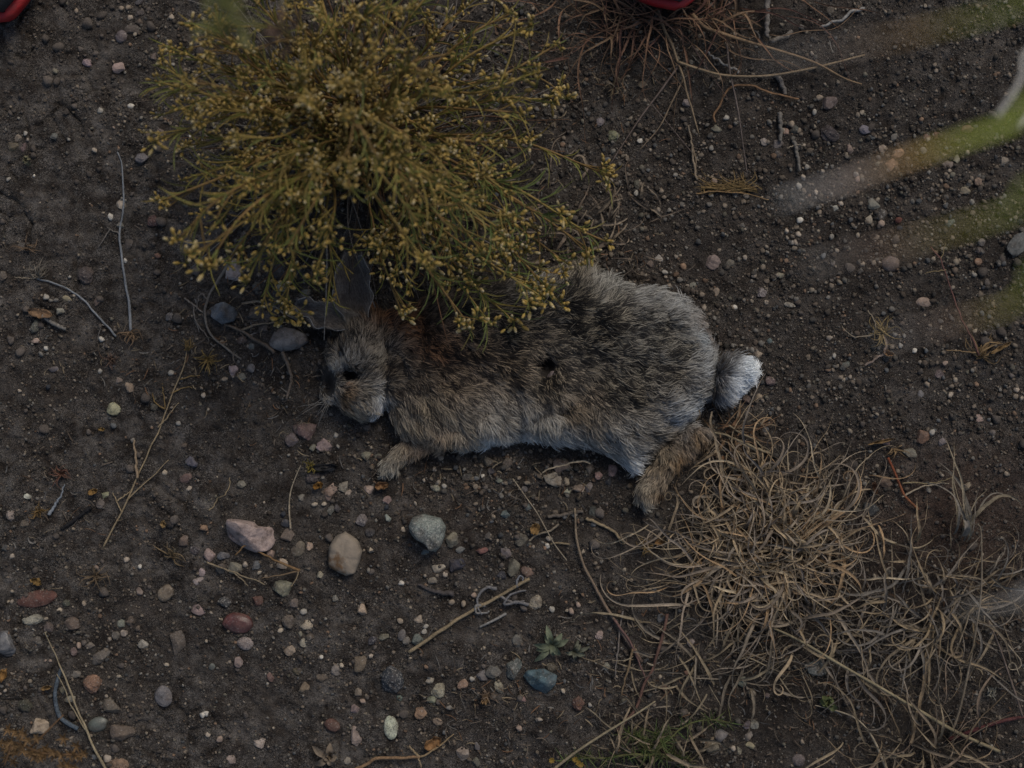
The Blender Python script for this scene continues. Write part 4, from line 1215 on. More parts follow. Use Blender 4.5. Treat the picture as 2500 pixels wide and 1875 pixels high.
def stalk(name, cat, label, rgb, width, pts, branches=(), mat=None, taper=(1.0, 0.55), flat=False, lift=2.0, group=None, wob=0.0012, extra=None, rgb2=None, parts=True):
    """a thing: its main stem is the mesh, side shoots are parts"""
    mat = mat or M_STRAW
    c = path3(pts, lift, 34, wob, int(pts[0][0]))
    n = len(c)
    r = np.linspace(taper[0], taper[1], n) * width * S * 0.5
    base = np.array([c[0][0], c[0][1], gz(c[0])])
    b = MB()
    cc = np.tile(rgb, (n, 1)) if rgb2 is None else np.linspace(rgb, rgb2, n)
    cc = cc * (0.8 + 0.4 * vnoise(np.arange(n) * 0.7 + pts[0][1], np.zeros(n), 3))[:, None]
    if flat:
        v, f = ribbon(c, r, np.cumsum(rng.normal(0, 0.12, n)))
        b.put(v, f, np.repeat(cc, 3, 0))
    else:
        r = r * (1 + 0.25 * (vnoise(np.arange(n) * 0.9, np.ones(n), int(width * 7)) - 0.5))
        v, f = tube(c, r, 6)
        b.put(v, f, np.repeat(cc, 6, 0))
    if branches or extra:
        root = empty(name, base, label, cat, group)
        add("stem", b.mesh("stem", base), mat, root)
        for q in branches:
            bw, bp = q[0], q[1]
            brgb = q[2] if len(q) > 2 else rgb
            bc = path3(bp, lift, 22, wob, int(bp[0][1]))
            m = MB()
            if flat:
                v, f = ribbon(bc, np.linspace(1, .3, 22) * bw * S * .5)
                m.put(v, f, brgb)
            else:
                v, f = tube(bc, np.linspace(1, .5, 22) * bw * S * .5, 5)
                m.put(v, f, brgb)
            add("side_shoot", m.mesh("side_shoot", base), mat, root)
        if extra:
            extra(root, base)
        return root
    o = add(name, b.mesh(name, base), mat, None, base)
    return tag(o, label, cat, group)


def spray(name, centre, count, length, rgb, seed, width=2.2, mat=None, spread=6.28, a0=0.0, zmm=3, up=6, bend=.2, along=0.0):
    """a maker of little tufts: fine blades from one point, joined as one part of the thing"""
    def make(root, base):
        r = np.random.default_rng(seed)
        m = MB()
        o = P(centre[0], centre[1], zmm * 1e-3)
        o[2] += gz(o)
        o0 = o
        for _ in range(count):
            a = a0 + r.uniform(-.5, .5) * spread
            L = length * S * r.uniform(.4, 1.1)
            e = o + np.array([math.cos(a), math.sin(a), 0]) * L + np.array([0, 0, up * 1e-3 * r.uniform(-.4, 1)])
            k = (o + e) / 2 + np.array([r.normal(0, bend) * L, r.normal(0, bend) * L, up * .5e-3])
            o = o0 + r.normal(0, .0015, 3) * np.array([1, 1, 0]) + np.array([r.uniform(-.5, .5) * along * S, 0, 0])
            c = spline([o, k, e], 8)
            v, f = ribbon(c, np.linspace(1, .12, 8) * width * S * .5, np.full(8, r.uniform(-.8, .8)))
            m.put(v, f, np.array(rgb) * r.uniform(.65, 1.25))
        add(name, m.mesh(name, base), mat or M_STRAW, root)
    return make


STRAW, PALE, GREYB, BROWN, REDB, GREYW = (.30, .225, .135), (.36, .30, .215), (.24, .255, .27), (.17, .115, .07), (.12, .045, .04), (.185, .165, .145)

stalk("dry_stalk", "stalk", "long blue-grey stalk running straight down the bare soil left of the shrub", GREYB, 5.5, [(289, 372), (300, 402), (303, 470), (300, 520), (293, 572), (298, 630), (308, 700), (316, 760), (320, 812)],
      [(4, [(293, 572), (275, 562), (262, 556)], GREYW), (4, [(270, 560), (250, 590), (238, 605)], GREYW)], taper=(.65, 1.35), extra=spray("leaf_tuft", (320, 812), 16, 42, (.19, .13, .08), 3, 5, a0=-1.6, spread=3))
stalk("dry_stalk", "stalk", "short bleached stalk with a bristly seed head at its upper left end", GREYB, 5, [(88, 680), (130, 690), (168, 708), (205, 735), (240, 775), (283, 820)], [(3, [(88, 680), (60, 678), (35, 678)], PALE)],
      taper=(.8, 1.0), extra=spray("seed_head", (92, 672), 34, 40, (.21, .185, .15), 5, 4, a0=1.6, spread=2.6))
stalk("grass_stalk", "grass stem", "tall straw stem with a golden feathery top leaning across the left soil", (.36, .275, .165), 6, [(249, 1340), (280, 1283), (312, 1222), (335, 1168), (352, 1128), (375, 1080), (395, 1030), (420, 960), (445, 905), (462, 838)],
      [(4, [(386, 1042), (410, 1018), (437, 982)]), (4, [(404, 1000), (380, 985), (370, 960)], (.25, .17, .07)), (4, [(418, 960), (455, 945), (470, 948)], (.25, .17, .07)), (4, [(440, 925), (462, 920), (490, 917)], (.25, .17, .07)),
       (3, [(404, 1000), (398, 960), (395, 935)], (.25, .17, .07)), (4, [(310, 1222), (335, 1195), (380, 1155), (414, 1123)]), (4, [(297, 1252), (285, 1225), (277, 1203)]), (4, [(287, 1223), (305, 1210), (322, 1197)])],
      taper=(.8, .45), extra=spray("seed_plume", (460, 850), 22, 30, (.27, .185, .075), 8, 3, a0=1.5, spread=2.2))
stalk("grass_stalk", "grass stem", "pale stem bent at a sharp joint above the tall straw stem", (.34, .25, .16), 7, [(327, 1075), (331, 1110), (335, 1166)], taper=(.6, 1.1), lift=4)
stalk("grass_stalk", "grass stem", "Y-shaped pale grass stem forking over the slate-blue curved twig", (.34, .28, .18), 6.5, [(262, 1884), (240, 1845), (222, 1810), (212, 1788), (185, 1720), (155, 1645), (125, 1580), (110, 1544)],
      [(4, [(212, 1788), (180, 1735), (155, 1680), (138, 1645)])], taper=(1.1, .35), lift=5)
stalk("curved_twig", "twig", "smooth slate-blue twig curved like a hook on the lower left soil", (.085, .105, .125), 13, [(149, 1632), (140, 1660), (134, 1690), (136, 1722), (146, 1750), (166, 1766), (190, 1780)], mat=M_TWIG, taper=(.7, .9), lift=3, wob=0)
stalk("straight_twig", "twig", "straw-coloured twig with curled grey dead leaves on the bare soil", (.27, .21, .13), 9, [(1000, 1592), (1050, 1556), (1082, 1534), (1140, 1497), (1200, 1464), (1250, 1437), (1292, 1412)], mat=M_TWIG, taper=(1.0, .9), lift=5,
      branches=[(9, [(1212, 1436), (1190, 1432), (1168, 1452), (1166, 1480), (1178, 1500)], (.17, .165, .165)), (9, [(1290, 1475), (1260, 1470), (1230, 1472), (1250, 1448), (1285, 1440)], (.17, .165, .165)),
                (8, [(1220, 1452), (1250, 1470), (1280, 1466)], (.19, .175, .165)), (8, [(1185, 1480), (1165, 1475), (1162, 1492), (1180, 1496), (1196, 1490)], (.22, .21, .195)), (7, [(1262, 1432), (1264, 1412), (1274, 1405), (1278, 1418)], (.17, .175, .19))], flat=False)
stalk("grass_stalk", "grass stem", "long thick straw stem arching down from the gravel below the rabbit's belly", (.26, .205, .14), 9, [(1403, 1240), (1406, 1290), (1412, 1330), (1430, 1390), (1462, 1450), (1500, 1513), (1540, 1575), (1566, 1615)], taper=(.55, 1.0), lift=4, rgb2=(.22, .15, .11))
stalk("grass_stalk", "grass stem", "reddish branching stem with swollen joints crossing the lower soil", (.15, .085, .065), 9, [(1630, 1500), (1612, 1570), (1594, 1630), (1577, 1662), (1560, 1710), (1540, 1745), (1505, 1785)],
      [(8, [(1500, 1510), (1530, 1555), (1545, 1583), (1565, 1630), (1577, 1662)], (.17, .10, .085)), (7, [(1545, 1583), (1530, 1640), (1515, 1700)], (.22, .155, .09)), (5, [(1595, 1625), (1580, 1618)], PALE)], taper=(.9, .8), lift=6)
stalk("grass_stalk", "grass stem", "long thick pale-green straw stem running diagonally through the lower curly grass", (.27, .225, .14), 9.5, [(1880, 1530, 12), (1950, 1563, 14), (2050, 1622, 16), (2130, 1668, 16), (2240, 1732, 14), (2330, 1785, 10), (2440, 1835, 4)], taper=(.6, 1.0), wob=0)
stalk("grass_stalk", "grass stem", "tall upright straw stem standing over the right end of the curly grass", (.24, .195, .14), 7, [(2320, 1800, 4), (2345, 1730, 12), (2370, 1620, 18), (2385, 1540, 22), (2398, 1440, 25), (2396, 1300, 26), (2388, 1280, 26)], taper=(1.0, .5), lift=8, wob=0)
stalk("grass_stalk", "grass stem", "dull straw blade standing on end beside the tall upright stem", (.27, .2, .125), 12, [(2225, 1815), (2240, 1740), (2258, 1660), (2268, 1580), (2275, 1530)], taper=(.5, .9), flat=True, lift=8)
stalk("grass_stalk", "grass stem", "dark red grass stem slanting up to the right edge", (.085, .022, .024), 12, [(2318, 1806), (2360, 1790), (2400, 1775), (2450, 1760), (2505, 1750)], taper=(.8, .7), lift=8, wob=0, rgb2=(.12, .05, .045))
stalk("grass_stalk", "grass stem", "thin brown stem curving down to the dark red grass stem", (.17, .13, .105), 7, [(2402, 1498), (2425, 1540), (2445, 1590), (2470, 1665), (2485, 1710), (2497, 1750)], taper=(.5, .9), lift=14, wob=0)
stalk("grass_straw", "grass blade", "looped pale blade with a ring at its end near the right edge", PALE, 4.5, [(2402, 1500), (2440, 1548), (2475, 1590), (2494, 1615), (2490, 1632), (2470, 1636), (2464, 1625), (2478, 1620), (2490, 1650)], taper=(.9, .6), lift=7, wob=0)
stalk("grass_stalk", "grass stem", "slim straw stem sweeping under the upper dry tussock in one long arc", (.27, .2, .125), 7, [(1655, 150), (1700, 165), (1760, 181), (1830, 185), (1900, 180), (2000, 162), (2110, 135)], taper=(1, .7), lift=12, wob=0)
stalk("grass_stalk", "grass stem", "thick straw stem leaving the upper dry tussock toward the pebbles", (.25, .17, .10), 10, [(1690, 35), (1720, 65), (1765, 82), (1830, 102), (1900, 122), (1990, 152), (2060, 190), (2105, 205)], taper=(1, .4), lift=14, wob=0)
stalk("grass_stalk", "grass stem", "bent straw stem hanging straight below the red shoe toe", (.24, .18, .115), 9, [(1605, 22), (1622, 70), (1640, 110), (1655, 148), (1668, 185), (1676, 215), (1690, 262), (1709, 328)], taper=(1, .35), lift=10, wob=.001)
stalk("grass_stalk", "grass stem", "thin grey-brown stem standing nearly straight beside the orange curved reed", (.15, .12, .105), 4, [(1775, 105), (1782, 170), (1797, 235), (1806, 285), (1815, 350), (1826, 425)], taper=(1.4, .6), lift=10, wob=0)
stalk("grass_stalk", "grass stem", "thin straight stem slanting from the upper tussock to the dark soil beside the shrub", (.17, .13, .11), 4.5, [(1664, 150), (1610, 225), (1560, 292), (1490, 400)], taper=(1.3, .4), lift=8, wob=0)
stalk("grass_stalk", "grass stem", "thin paler stem slanting just right of its straight neighbour below the tussock", (.22, .165, .11), 4, [(1670, 190), (1640, 250), (1610, 310), (1562, 365)], taper=(1.2, .5), lift=6, wob=0)
stalk("grass_stalk", "grass stem", "hair-thin dark stem running out of the tussock past the orange reed", (.12, .085, .075), 3.2, [(1690, 110), (1730, 170), (1780, 240)], lift=8, wob=0)
stalk("grass_stalk", "grass stem", "hair-thin dark stem reaching down to the split straw under the tussock", (.14, .11, .095), 3.2, [(1580, 240), (1640, 310), (1690, 370)], lift=6, wob=0)
stalk("grass_stalk", "grass stem", "split straw lying alone below the upper tussock", (.27, .215, .15), 8, [(1683, 305), (1690, 350), (1694, 385), (1702, 438)], [(5, [(1689, 340), (1698, 380), (1702, 420)], (.22, .17, .115))], taper=(.5, .8), lift=3)
stalk("reed", "twig", "orange curved reed bent into a hook on the gravel", (.24, .14, .075), 8.5, [(1748, 296), (1744, 278), (1757, 258), (1766, 238), (1782, 215), (1803, 207), (1840, 207), (1865, 218), (1900, 228), (1952, 240)], taper=(.7, .6), lift=5, wob=.0008)
stalk("dead_stick", "stick", "grey splintered stick above the two dark round pebbles", (.165, .15, .13), 11, [(1904, 272), (1908, 310), (1908, 342)], mat=M_TWIG, taper=(1, .8), lift=4)
stalk("dead_stick", "stick", "grey splintered stick with a wisp tied round it among the pebbles", (.165, .15, .13), 10, [(1942, 342), (1948, 375), (1956, 416)], [(3, [(1925, 360), (1945, 352), (1968, 356)], PALE)], mat=M_TWIG, taper=(1, .7), lift=4)
stalk("dead_stick", "stick", "bleached driftwood stick under the upper right stems", (.2, .18, .16), 13, [(1872, 0), (1874, 40), (1872, 90)], mat=M_TWIG, taper=(1.1, .8), lift=8)
stalk("dead_stick", "stick", "short bleached stick with frayed end right of the upper tussock", (.21, .185, .155), 14, [(1885, 98), (1905, 92), (1922, 86), (1934, 76)], mat=M_TWIG, taper=(.8, .8), lift=6)
stalk("dead_stick", "stick", "pale frayed stick pointing at the orange curved reed", (.25, .24, .225), 7, [(1722, 120), (1745, 140), (1775, 155), (1805, 175)], mat=M_TWIG, taper=(.6, .9), lift=5, wob=.003)
stalk("dead_stick", "stick", "thick grey stick half hidden under the long straw arc", (.16, .145, .13), 16, [(1895, 180), (1910, 200), (1920, 228)], mat=M_TWIG, taper=(.9, .6), lift=3)
stalk("dead_stick", "stick", "bleached white twig bits beside the blurred grass streak", (.3, .29, .27), 8, [(2005, 62), (2050, 48), (2080, 30), (2110, 22)], mat=M_TWIG, taper=(.8, 1), lift=5, wob=.003)
stalk("dry_stalk", "stalk", "long grey stalk bending out from under the shrub past the wide blue-grey stone", (.2, .175, .145), 8, [(600, 566, 30), (578, 610, 22), (552, 652, 14), (530, 692, 8), (508, 730, 5), (501, 762), (504, 795), (520, 822), (555, 850), (590, 876)],
      [(4, [(508, 730), (490, 718), (478, 760)], GREYW)], taper=(1.2, .6), lift=4)
stalk("dry_stalk", "stalk", "thin forked grey stalk left of the wide blue-grey stone", (.22, .19, .16), 6, [(452, 728), (474, 745), (495, 762)], [(5, [(472, 745), (478, 780), (500, 812), (512, 835)], GREYW)], taper=(.8, .6), lift=3)
stalk("dead_stick", "stick", "brown twig running to the flat grey stone by the rabbit's face", (.16, .125, .095), 10, [(548, 792), (590, 808), (625, 830), (655, 846), (672, 862)], [(6, [(590, 806), (620, 795), (655, 790), (700, 786)], (.24, .19, .13))], mat=M_TWIG, taper=(.6, 1), lift=4)
stalk("grass_straw", "grass blade", "flat straw blade lying above the flat grey stone by the rabbit's ear", (.25, .2, .14), 8, [(590, 742), (625, 735), (660, 745), (700, 765), (742, 788)], taper=(.7, .8), flat=True, lift=5)
stalk("dead_stick", "stick", "twig bending down beside the rabbit's whiskers", (.155, .125, .10), 9, [(690, 860), (700, 880), (712, 920), (705, 955), (700, 975)], mat=M_TWIG, taper=(1, .7), lift=6)
stalk("red_stick", "stick", "orange-red stick on the dark gravel at the right", (.26, .075, .035), 8, [(2170, 1118), (2185, 1150), (2198, 1180), (2212, 1212), (2245, 1245)], taper=(.8, .8), lift=4, wob=0, rgb2=(.22, .1, .05))
stalk("grass_straw", "grass blade", "pair of pale straws crossing the orange-red stick", PALE, 5, [(2205, 1214), (2240, 1196), (2275, 1184), (2320, 1180)], [(4, [(2205, 1180), (2250, 1180), (2290, 1179), (2330, 1165)], (.29, .23, .13))], lift=5)
stalk("black_twig", "twig", "charred black twig beside a ring of dry tendril", (.022, .021, .022), 12, [(220, 1238), (195, 1260), (170, 1278), (148, 1292)], mat=M_TWIG, taper=(.8, .6), lift=3)
stalk("bark_sliver", "bark chip", "blue-grey sliver of bark pointing up beside the black twig", (.22, .24, .26), 8, [(157, 1182), (148, 1210), (132, 1235), (120, 1258)], mat=M_TWIG, taper=(.3, 1.1), lift=3)
stalk("dead_stick", "stick", "short grey stick below the crumpled leaf at the far left", (.2, .185, .165), 12, [(102, 770), (120, 784), (140, 795), (157, 803)], mat=M_TWIG, taper=(.9, .7), lift=3)
stalk("grass_straw", "grass blade", "thin straw standing above the brown and grey pebble pair", PALE, 5, [(735, 1136), (722, 1165), (710, 1200), (707, 1240), (711, 1290)], taper=(.4, 1), lift=4, wob=0)
stalk("grass_straw", "grass blade", "twisted straw wisp above the pink jagged rock", (.3, .235, .14), 5, [(563, 1165), (562, 1185), (552, 1206), (535, 1215), (522, 1235), (514, 1246)], taper=(.4, .5), flat=True, lift=4)
stalk("dead_stick", "stick", "orange-brown forked shoot lying over the pebbles below the pink jagged rock", (.22, .135, .065), 7, [(733, 1390), (712, 1383), (690, 1375), (660, 1360), (635, 1347), (612, 1332), (595, 1335), (576, 1357)],
      [(5, [(733, 1392), (700, 1400), (665, 1405), (640, 1412)], (.2, .14, .085)), (4, [(733, 1390), (726, 1410), (712, 1430)], STRAW)], taper=(1, .5), lift=9)
stalk("dry_stalk", "stalk", "thin straw shoot with a pointed end left of the round olive stone", (.27, .215, .14), 5, [(505, 1372), (540, 1385), (575, 1397), (610, 1410), (650, 1424)], [(4, [(570, 1395), (592, 1412), (608, 1430)])], lift=5)
stalk("straw_piece", "straw", "grey straw lying above the slate blue and lilac pebbles", (.27, .26, .24), 8, [(1172, 1529), (1195, 1518), (1215, 1508), (1236, 1497)], taper=(.7, .9), lift=3, wob=0)
stalk("straw_piece", "straw", "thin pale straw drawn diagonally over the soil under the rabbit's belly", PALE, 3.2, [(1252, 1168), (1285, 1215), (1310, 1250), (1335, 1295), (1355, 1330), (1384, 1368)], taper=(.8, .8), lift=5, wob=0)
stalk("straw_piece", "straw", "tan straw resting against the round brown pebble", (.26, .215, .155), 6, [(1290, 1321), (1310, 1306), (1330, 1298), (1350, 1291), (1363, 1279)], taper=(.8, .9), lift=4)
stalk("straw_piece", "straw", "stout tan straw lying left of the curly dry grass", (.29, .225, .14), 8, [(1430, 1266), (1455, 1275), (1480, 1287), (1505, 1304), (1525, 1325)], taper=(1, .8), lift=3)
stalk("straw_piece", "straw", "short tan straw touching the small white pebble", (.27, .21, .13), 6, [(1344, 1328), (1360, 1325), (1390, 1328)], taper=(.7, .8), lift=3, wob=0)
stalk("grass_straw", "grass blade", "twisted pale blade draped over pebbles under the rabbit's thigh", (.3, .25, .18), 8, [(1324, 1153), (1345, 1142), (1370, 1138), (1400, 1128), (1425, 1125), (1442, 1132)], taper=(.4, .6), flat=True, lift=15)
stalk("grass_straw", "grass blade", "flat straw blade standing beside the rabbit's hind leg", (.29, .23, .155), 10, [(1768, 1176), (1757, 1120), (1745, 1060), (1736, 1030), (1740, 1004)], taper=(1, .4), flat=True, lift=14)
stalk("grass_straw", "grass blade", "pale blade pair pointing away from the rabbit's tail", (.28, .23, .15), 8, [(1735, 1055), (1780, 1065), (1830, 1088), (1880, 1108)], [(6, [(1780, 1040), (1830, 1068), (1878, 1100)])], taper=(.7, .9), lift=8)
stalk("grass_straw", "grass blade", "pale blade curving over the soil at the lower edge", PALE, 7, [(1990, 1722), (2050, 1738), (2090, 1755), (2130, 1800), (2165, 1880)], taper=(.4, 1), lift=6, wob=0)
stalk("grass_stalk", "grass stem", "long straw stem rising from the lower edge past the yellow-flowered weed", (.3, .25, .16), 8, [(1350, 1880), (1400, 1840), (1450, 1806), (1505, 1772), (1560, 1738), (1600, 1712)], taper=(1, .5), lift=12, wob=0)
stalk("straw_piece", "straw", "thin grey straw hanging left of the reddish branching stem", (.22, .19, .165), 5, [(1521, 1490), (1512, 1540), (1507, 1590), (1500, 1650)], taper=(.9, .7), lift=4)
stalk("dead_stick", "stick", "woody orange-brown shoot along the lower edge with a crumpled leaf", (.235, .15, .085), 9, [(868, 1880), (895, 1866), (920, 1853), (960, 1850), (1000, 1850), (1025, 1848)], [(6, [(1025, 1848), (1055, 1832), (1085, 1812), (1108, 1792)], (.29, .21, .12)), (7, [(1025, 1848), (1010, 1835), (1000, 1820)], STRAW), (5, [(1022, 1850), (1030, 1872)], STRAW)], mat=M_TWIG, taper=(1, .8), lift=6)
stalk("dead_stick", "stick", "dark rotten stick left of the straw-coloured twig", (.075, .066, .063), 14, [(1022, 1425), (1045, 1438), (1075, 1446), (1108, 1448)], mat=M_TWIG, taper=(.5, 1), lift=2)
stalk("straw_piece", "straw", "brown straw lying flat beside the dark grey pebble", (.13, .11, .09), 10, [(1338, 1262), (1380, 1255), (1425, 1247)], taper=(.9, .9), lift=2, mat=M_TWIG)
stalk("slim_weed", "weed", "slim red-stemmed weed with a forked top and a tuft of dry leaves at its foot", (.17, .085, .07), 4.5, [(2392, 868), (2380, 830), (2360, 800), (2345, 768), (2330, 730), (2312, 675), (2295, 632), (2272, 602)],
      [(3, [(2296, 632), (2305, 612), (2308, 592)], (.25, .19, .1)), (3, [(2312, 660), (2285, 662), (2258, 668)], (.25, .19, .1)), (3, [(2372, 822), (2374, 850)], (.2, .14, .1)), (4, [(2384, 862), (2340, 856), (2312, 855)], (.25, .17, .09))],
      taper=(1, .7), lift=9, extra=spray("leaf_tuft", (2394, 872), 20, 58, (.25, .17, .085), 12, 6, a0=1.2, spread=2.6))
stalk("grass_sprout", "sprout", "uprooted grass sprout with a curved pale root on dark gravel", (.24, .185, .15), 7, [(2112, 893), (2140, 876), (2158, 862), (2165, 840), (2160, 818)], [(3, [(2150, 812), (2110, 820), (2083, 820), (2057, 795)], PALE), (4, [(2142, 808), (2132, 775), (2120, 758)], PALE)],
      taper=(.8, 1), lift=4, extra=spray("leaf_tuft", (2155, 812), 26, 46, (.25, .185, .085), 15, 5))
stalk("golden_sprig", "sprig", "golden feathery sprig lying flat among pebbles right of the shrub", (.28, .18, .085), 4, [(1702, 472), (1740, 466), (1780, 468), (1830, 472), (1880, 486)], [(3, [(1750, 466), (1790, 440), (1815, 432)]), (3, [(1770, 468), (1810, 458), (1850, 455)])],
      lift=4, extra=spray("plume", (1785, 462), 70, 44, (.24, .165, .07), 21, 4, a0=2.4, spread=1.6, up=4, bend=.08, along=150))
for cx, cy, n_, L_, rgb_, lab in ((510, 880, 26, 46, (.27, .19, .075), "ochre tuft of dry leaves between the left straw and the rabbit's face"), (65, 605, 14, 50, (.16, .11, .07), "crumpled brown dead leaves at the left edge above the bristly seed head"),
                                 (1575, 1335, 26, 34, (.27, .185, .08), "bright ochre leaf tuft at the left rim of the curly dry grass"), (270, 880, 22, 30, (.15, .1, .075), "reddish litter tuft under the blue-grey stalk"),
                                 (95, 1248, 16, 34, (.22, .14, .055), "dry brown star-shaped calyx near the left edge"), (420, 1358, 18, 46, (.21, .155, .09), "small dry rosette of pale roots above the olive oval stone"),
                                 (232, 1408, 18, 60, (.2, .145, .09), "dry rosette with long trailing rootlets on bare soil"), (1262, 1210, 22, 26, (.15, .13, .11), "grey spidery star-shaped seed lying under the rabbit's belly"),
                                 (1500, 215, 18, 48, (.16, .125, .08), "sparse dry leaf tuft between the shrub and the upper tussock"), (2190, 1095, 8, 42, (.25, .17, .09), "pale husk blades over the tan pebble near the right grass"),
                                 (150, 1155, 18, 36, (.17, .085, .06), "rusty curled litter tuft at the left above the bark sliver"), (762, 1138, 18, 30, (.24, .19, .05), "yellowish leaf star on the black pod below the rabbit's chin"),
                                 (2420, 1690, 16, 24, (.36, .34, .28), "fluffy pale seed floating over the lower right soil"), (1190, 1690, 14, 34, (.2, .145, .1), "curled brown rootlets left of the teal slab")):
    o = empty("dry_tuft", P(cx, cy, 0.002), lab, "tuft", "little dry tufts on the soil")
    spray("leaves", (cx, cy), n_, L_ * .8, tuple(c * .85 for c in rgb_), int(cx), 5, up=7)(o, np.array(o.location))

# leaf scraps
LEAFBITS = [(934, 1184, 34, 22, (.27, .15, .07), 10, "rust-orange leaf scrap touching the rabbit's front paw"), (2168, 862, 26, 15, (.3, .17, .08), -20, "orange leaf scrap by the grass sprout's root"), (1306, 1290, 24, 32, (.27, .17, .07), -15, "ochre leaf scrap above the round brown pebble"),
            (250, 1048, 16, 9, (.36, .24, .09), -10, "tiny golden seed scale on the left soil"), (401, 1278, 13, 19, (.33, .23, .11), 0, "tan seed scale on bare soil right of the tall straw"), (1058, 1812, 46, 34, (.29, .16, .07), 30, "crumpled brown leaf beside the lower edge shoot"),
            (2137, 1192, 12, 34, (.2, .11, .065), 8, "narrow brown leaf scrap left of the dark blue rock"), (8, 1648, 22, 40, (.3, .17, .06), -20, "orange leaf scrap at the left edge above the black stone"), (115, 1678, 26, 12, (.28, .18, .08), 12, "ochre husk leaf beside the slate-blue twig"),
            (100, 765, 62, 26, (.23, .145, .085), -12, "folded brown leaf on the far left soil"), (230, 1200, 24, 18, (.28, .17, .06), 20, "ochre three-cornered husk above the tendril ring"), (90, 1420, 28, 20, (.26, .165, .06), -30, "ochre broken husk above the long dark red stone"),
            (778, 1185, 26, 20, (.23, .12, .03), 20, "dark orange husk left of the two-toned rock"), (1185, 1705, 20, 26, (.31, .2, .1), 0, "tan leaf scrap above the curled rootlets"), (790, 1140, 70, 18, (.02, .02, .022), 5, "shiny black curled pod below the rabbit's chin"),
            (2440, 850, 60, 10, (.27, .18, .085), 30, "long ochre leaf blade at the foot of the slim weed"), (1610, 1322, 26, 18, (.3, .17, .07), 20, "orange leaf flake at the rim of the curly grass"), (2150, 1078, 70, 9, (.26, .17, .08), 12, "curved straw husk over the tan-grey pebble")]
for i, (cx, cy, w_, h_, rgb_, a_, lab) in enumerate(LEAFBITS):
    r = np.random.default_rng(500 + i)
    u, v_ = np.meshgrid(np.linspace(-1, 1, 9), np.linspace(-1, 1, 5))
    env = np.sqrt(np.clip(1 - u ** 2, 0, 1)) * (0.8 + 0.2 * r.uniform(-1, 1, u.shape)) + 0.06
    X = u * w_ * S / 2
    Y = v_ * env * h_ * S / 2
    Z = 0.0035 + 0.0035 * (v_ ** 2) + 0.002 * u ** 2 + 0.0015 * r.normal(size=u.shape)
    ca_, sa_ = math.cos(math.radians(a_)), math.sin(math.radians(a_))
    top = np.stack([X * ca_ - Y * sa_, X * sa_ + Y * ca_, Z], 2).reshape(-1, 3)
    f = [(b * 9 + a, b * 9 + a + 1, (b + 1) * 9 + a + 1, (b + 1) * 9 + a) for b in range(4) for a in range(8)]
    ring = [a for a in range(9)] + [b * 9 + 8 for b in range(1, 5)] + [4 * 9 + a for a in range(7, -1, -1)] + [b * 9 for b in range(3, 0, -1)]
    N = 45
    ff = f + [tuple(reversed([k + N for k in q])) for q in f] + [(ring[(k + 1) % len(ring)], ring[k], ring[k] + N, ring[(k + 1) % len(ring)] + N) for k in range(len(ring))]
    c = P(cx, cy, 0.003)
    c[2] = gz(c)
    pod = "pod" in lab
    me = new_mesh("leaf_scrap", np.vstack([top, top - np.array([0, 0, 0.003 if pod else 0.0004])]), ff)
    vcol(me, "Col", np.array(rgb_) * np.tile(r.uniform(.7, 1.25, (N, 1)), (2, 1)))
    o = add("seed_pod" if pod else "leaf_scrap", me, M_EAR if pod else M_STRAW, None, c)
    tag(o, lab, "seed pod" if pod else "leaf", "leaf scraps on the soil")

# ------------------------------------------------------------------ plant litter nobody could count
def build_litter():
    m = MB()
    r = np.random.default_rng(77)
    zones = [(1500, 130, 260, 130, 260), (900, 430, 330, 330, 620), (1250, 1190, 300, 60, 90), (1600, 1650, 420, 180, 420), (2150, 1680, 330, 190, 420), (1450, 640, 170, 90, 120), (560, 800, 150, 150, 130), (330, 900, 200, 120, 70),
             (150, 1250, 150, 140, 70), (1200, 1730, 200, 140, 130), (1650, 1010, 140, 60, 60), (1300, 300, 160, 200, 200), (700, 1000, 100, 120, 60), (1100, 1150, 250, 40, 40), (1900, 1400, 300, 220, 150)]
    for cx, cy, a, b, n in zones:
        for _ in range(n):
            px, py = cx + a * r.normal() * .55, cy + b * r.normal() * .55
            p = P(px, py, 0.002)
            p[2] = gz(p) + r.uniform(.001, .005)
            L = r.uniform(6, 40) * S
            th = r.uniform(0, 6.28)
            bend = r.normal(0, .9)
            t = np.linspace(0, 1, 6)
            an = th + bend * t
            c = p + np.cumsum(np.stack([np.cos(an), np.sin(an), r.normal(0, .12) * np.ones(6)], 1) * L / 6, 0)
            c[:, 2] = np.maximum(c[:, 2], p[2] - .001)
            w = r.uniform(1.0, 3.4) * S * .5
            rgb = np.array([(.19, .155, .12), (.27, .215, .14), (.13, .1, .075), (.2, .19, .175), (.2, .115, .065)][int(r.integers(5))]) * r.uniform(.6, 1.1)
            v, f = ribbon(c, np.array([.6, 1, 1, .9, .7, .3]) * w, np.full(6, r.uniform(-1, 1)))
            m.put(v, f, rgb)
    o = add("plant_litter", m.mesh("plant_litter"), M_STRAW)
    o["kind"] = "stuff"
    o["label"] = "bits of broken straw and rootlets strewn over the soil"


build_litter()

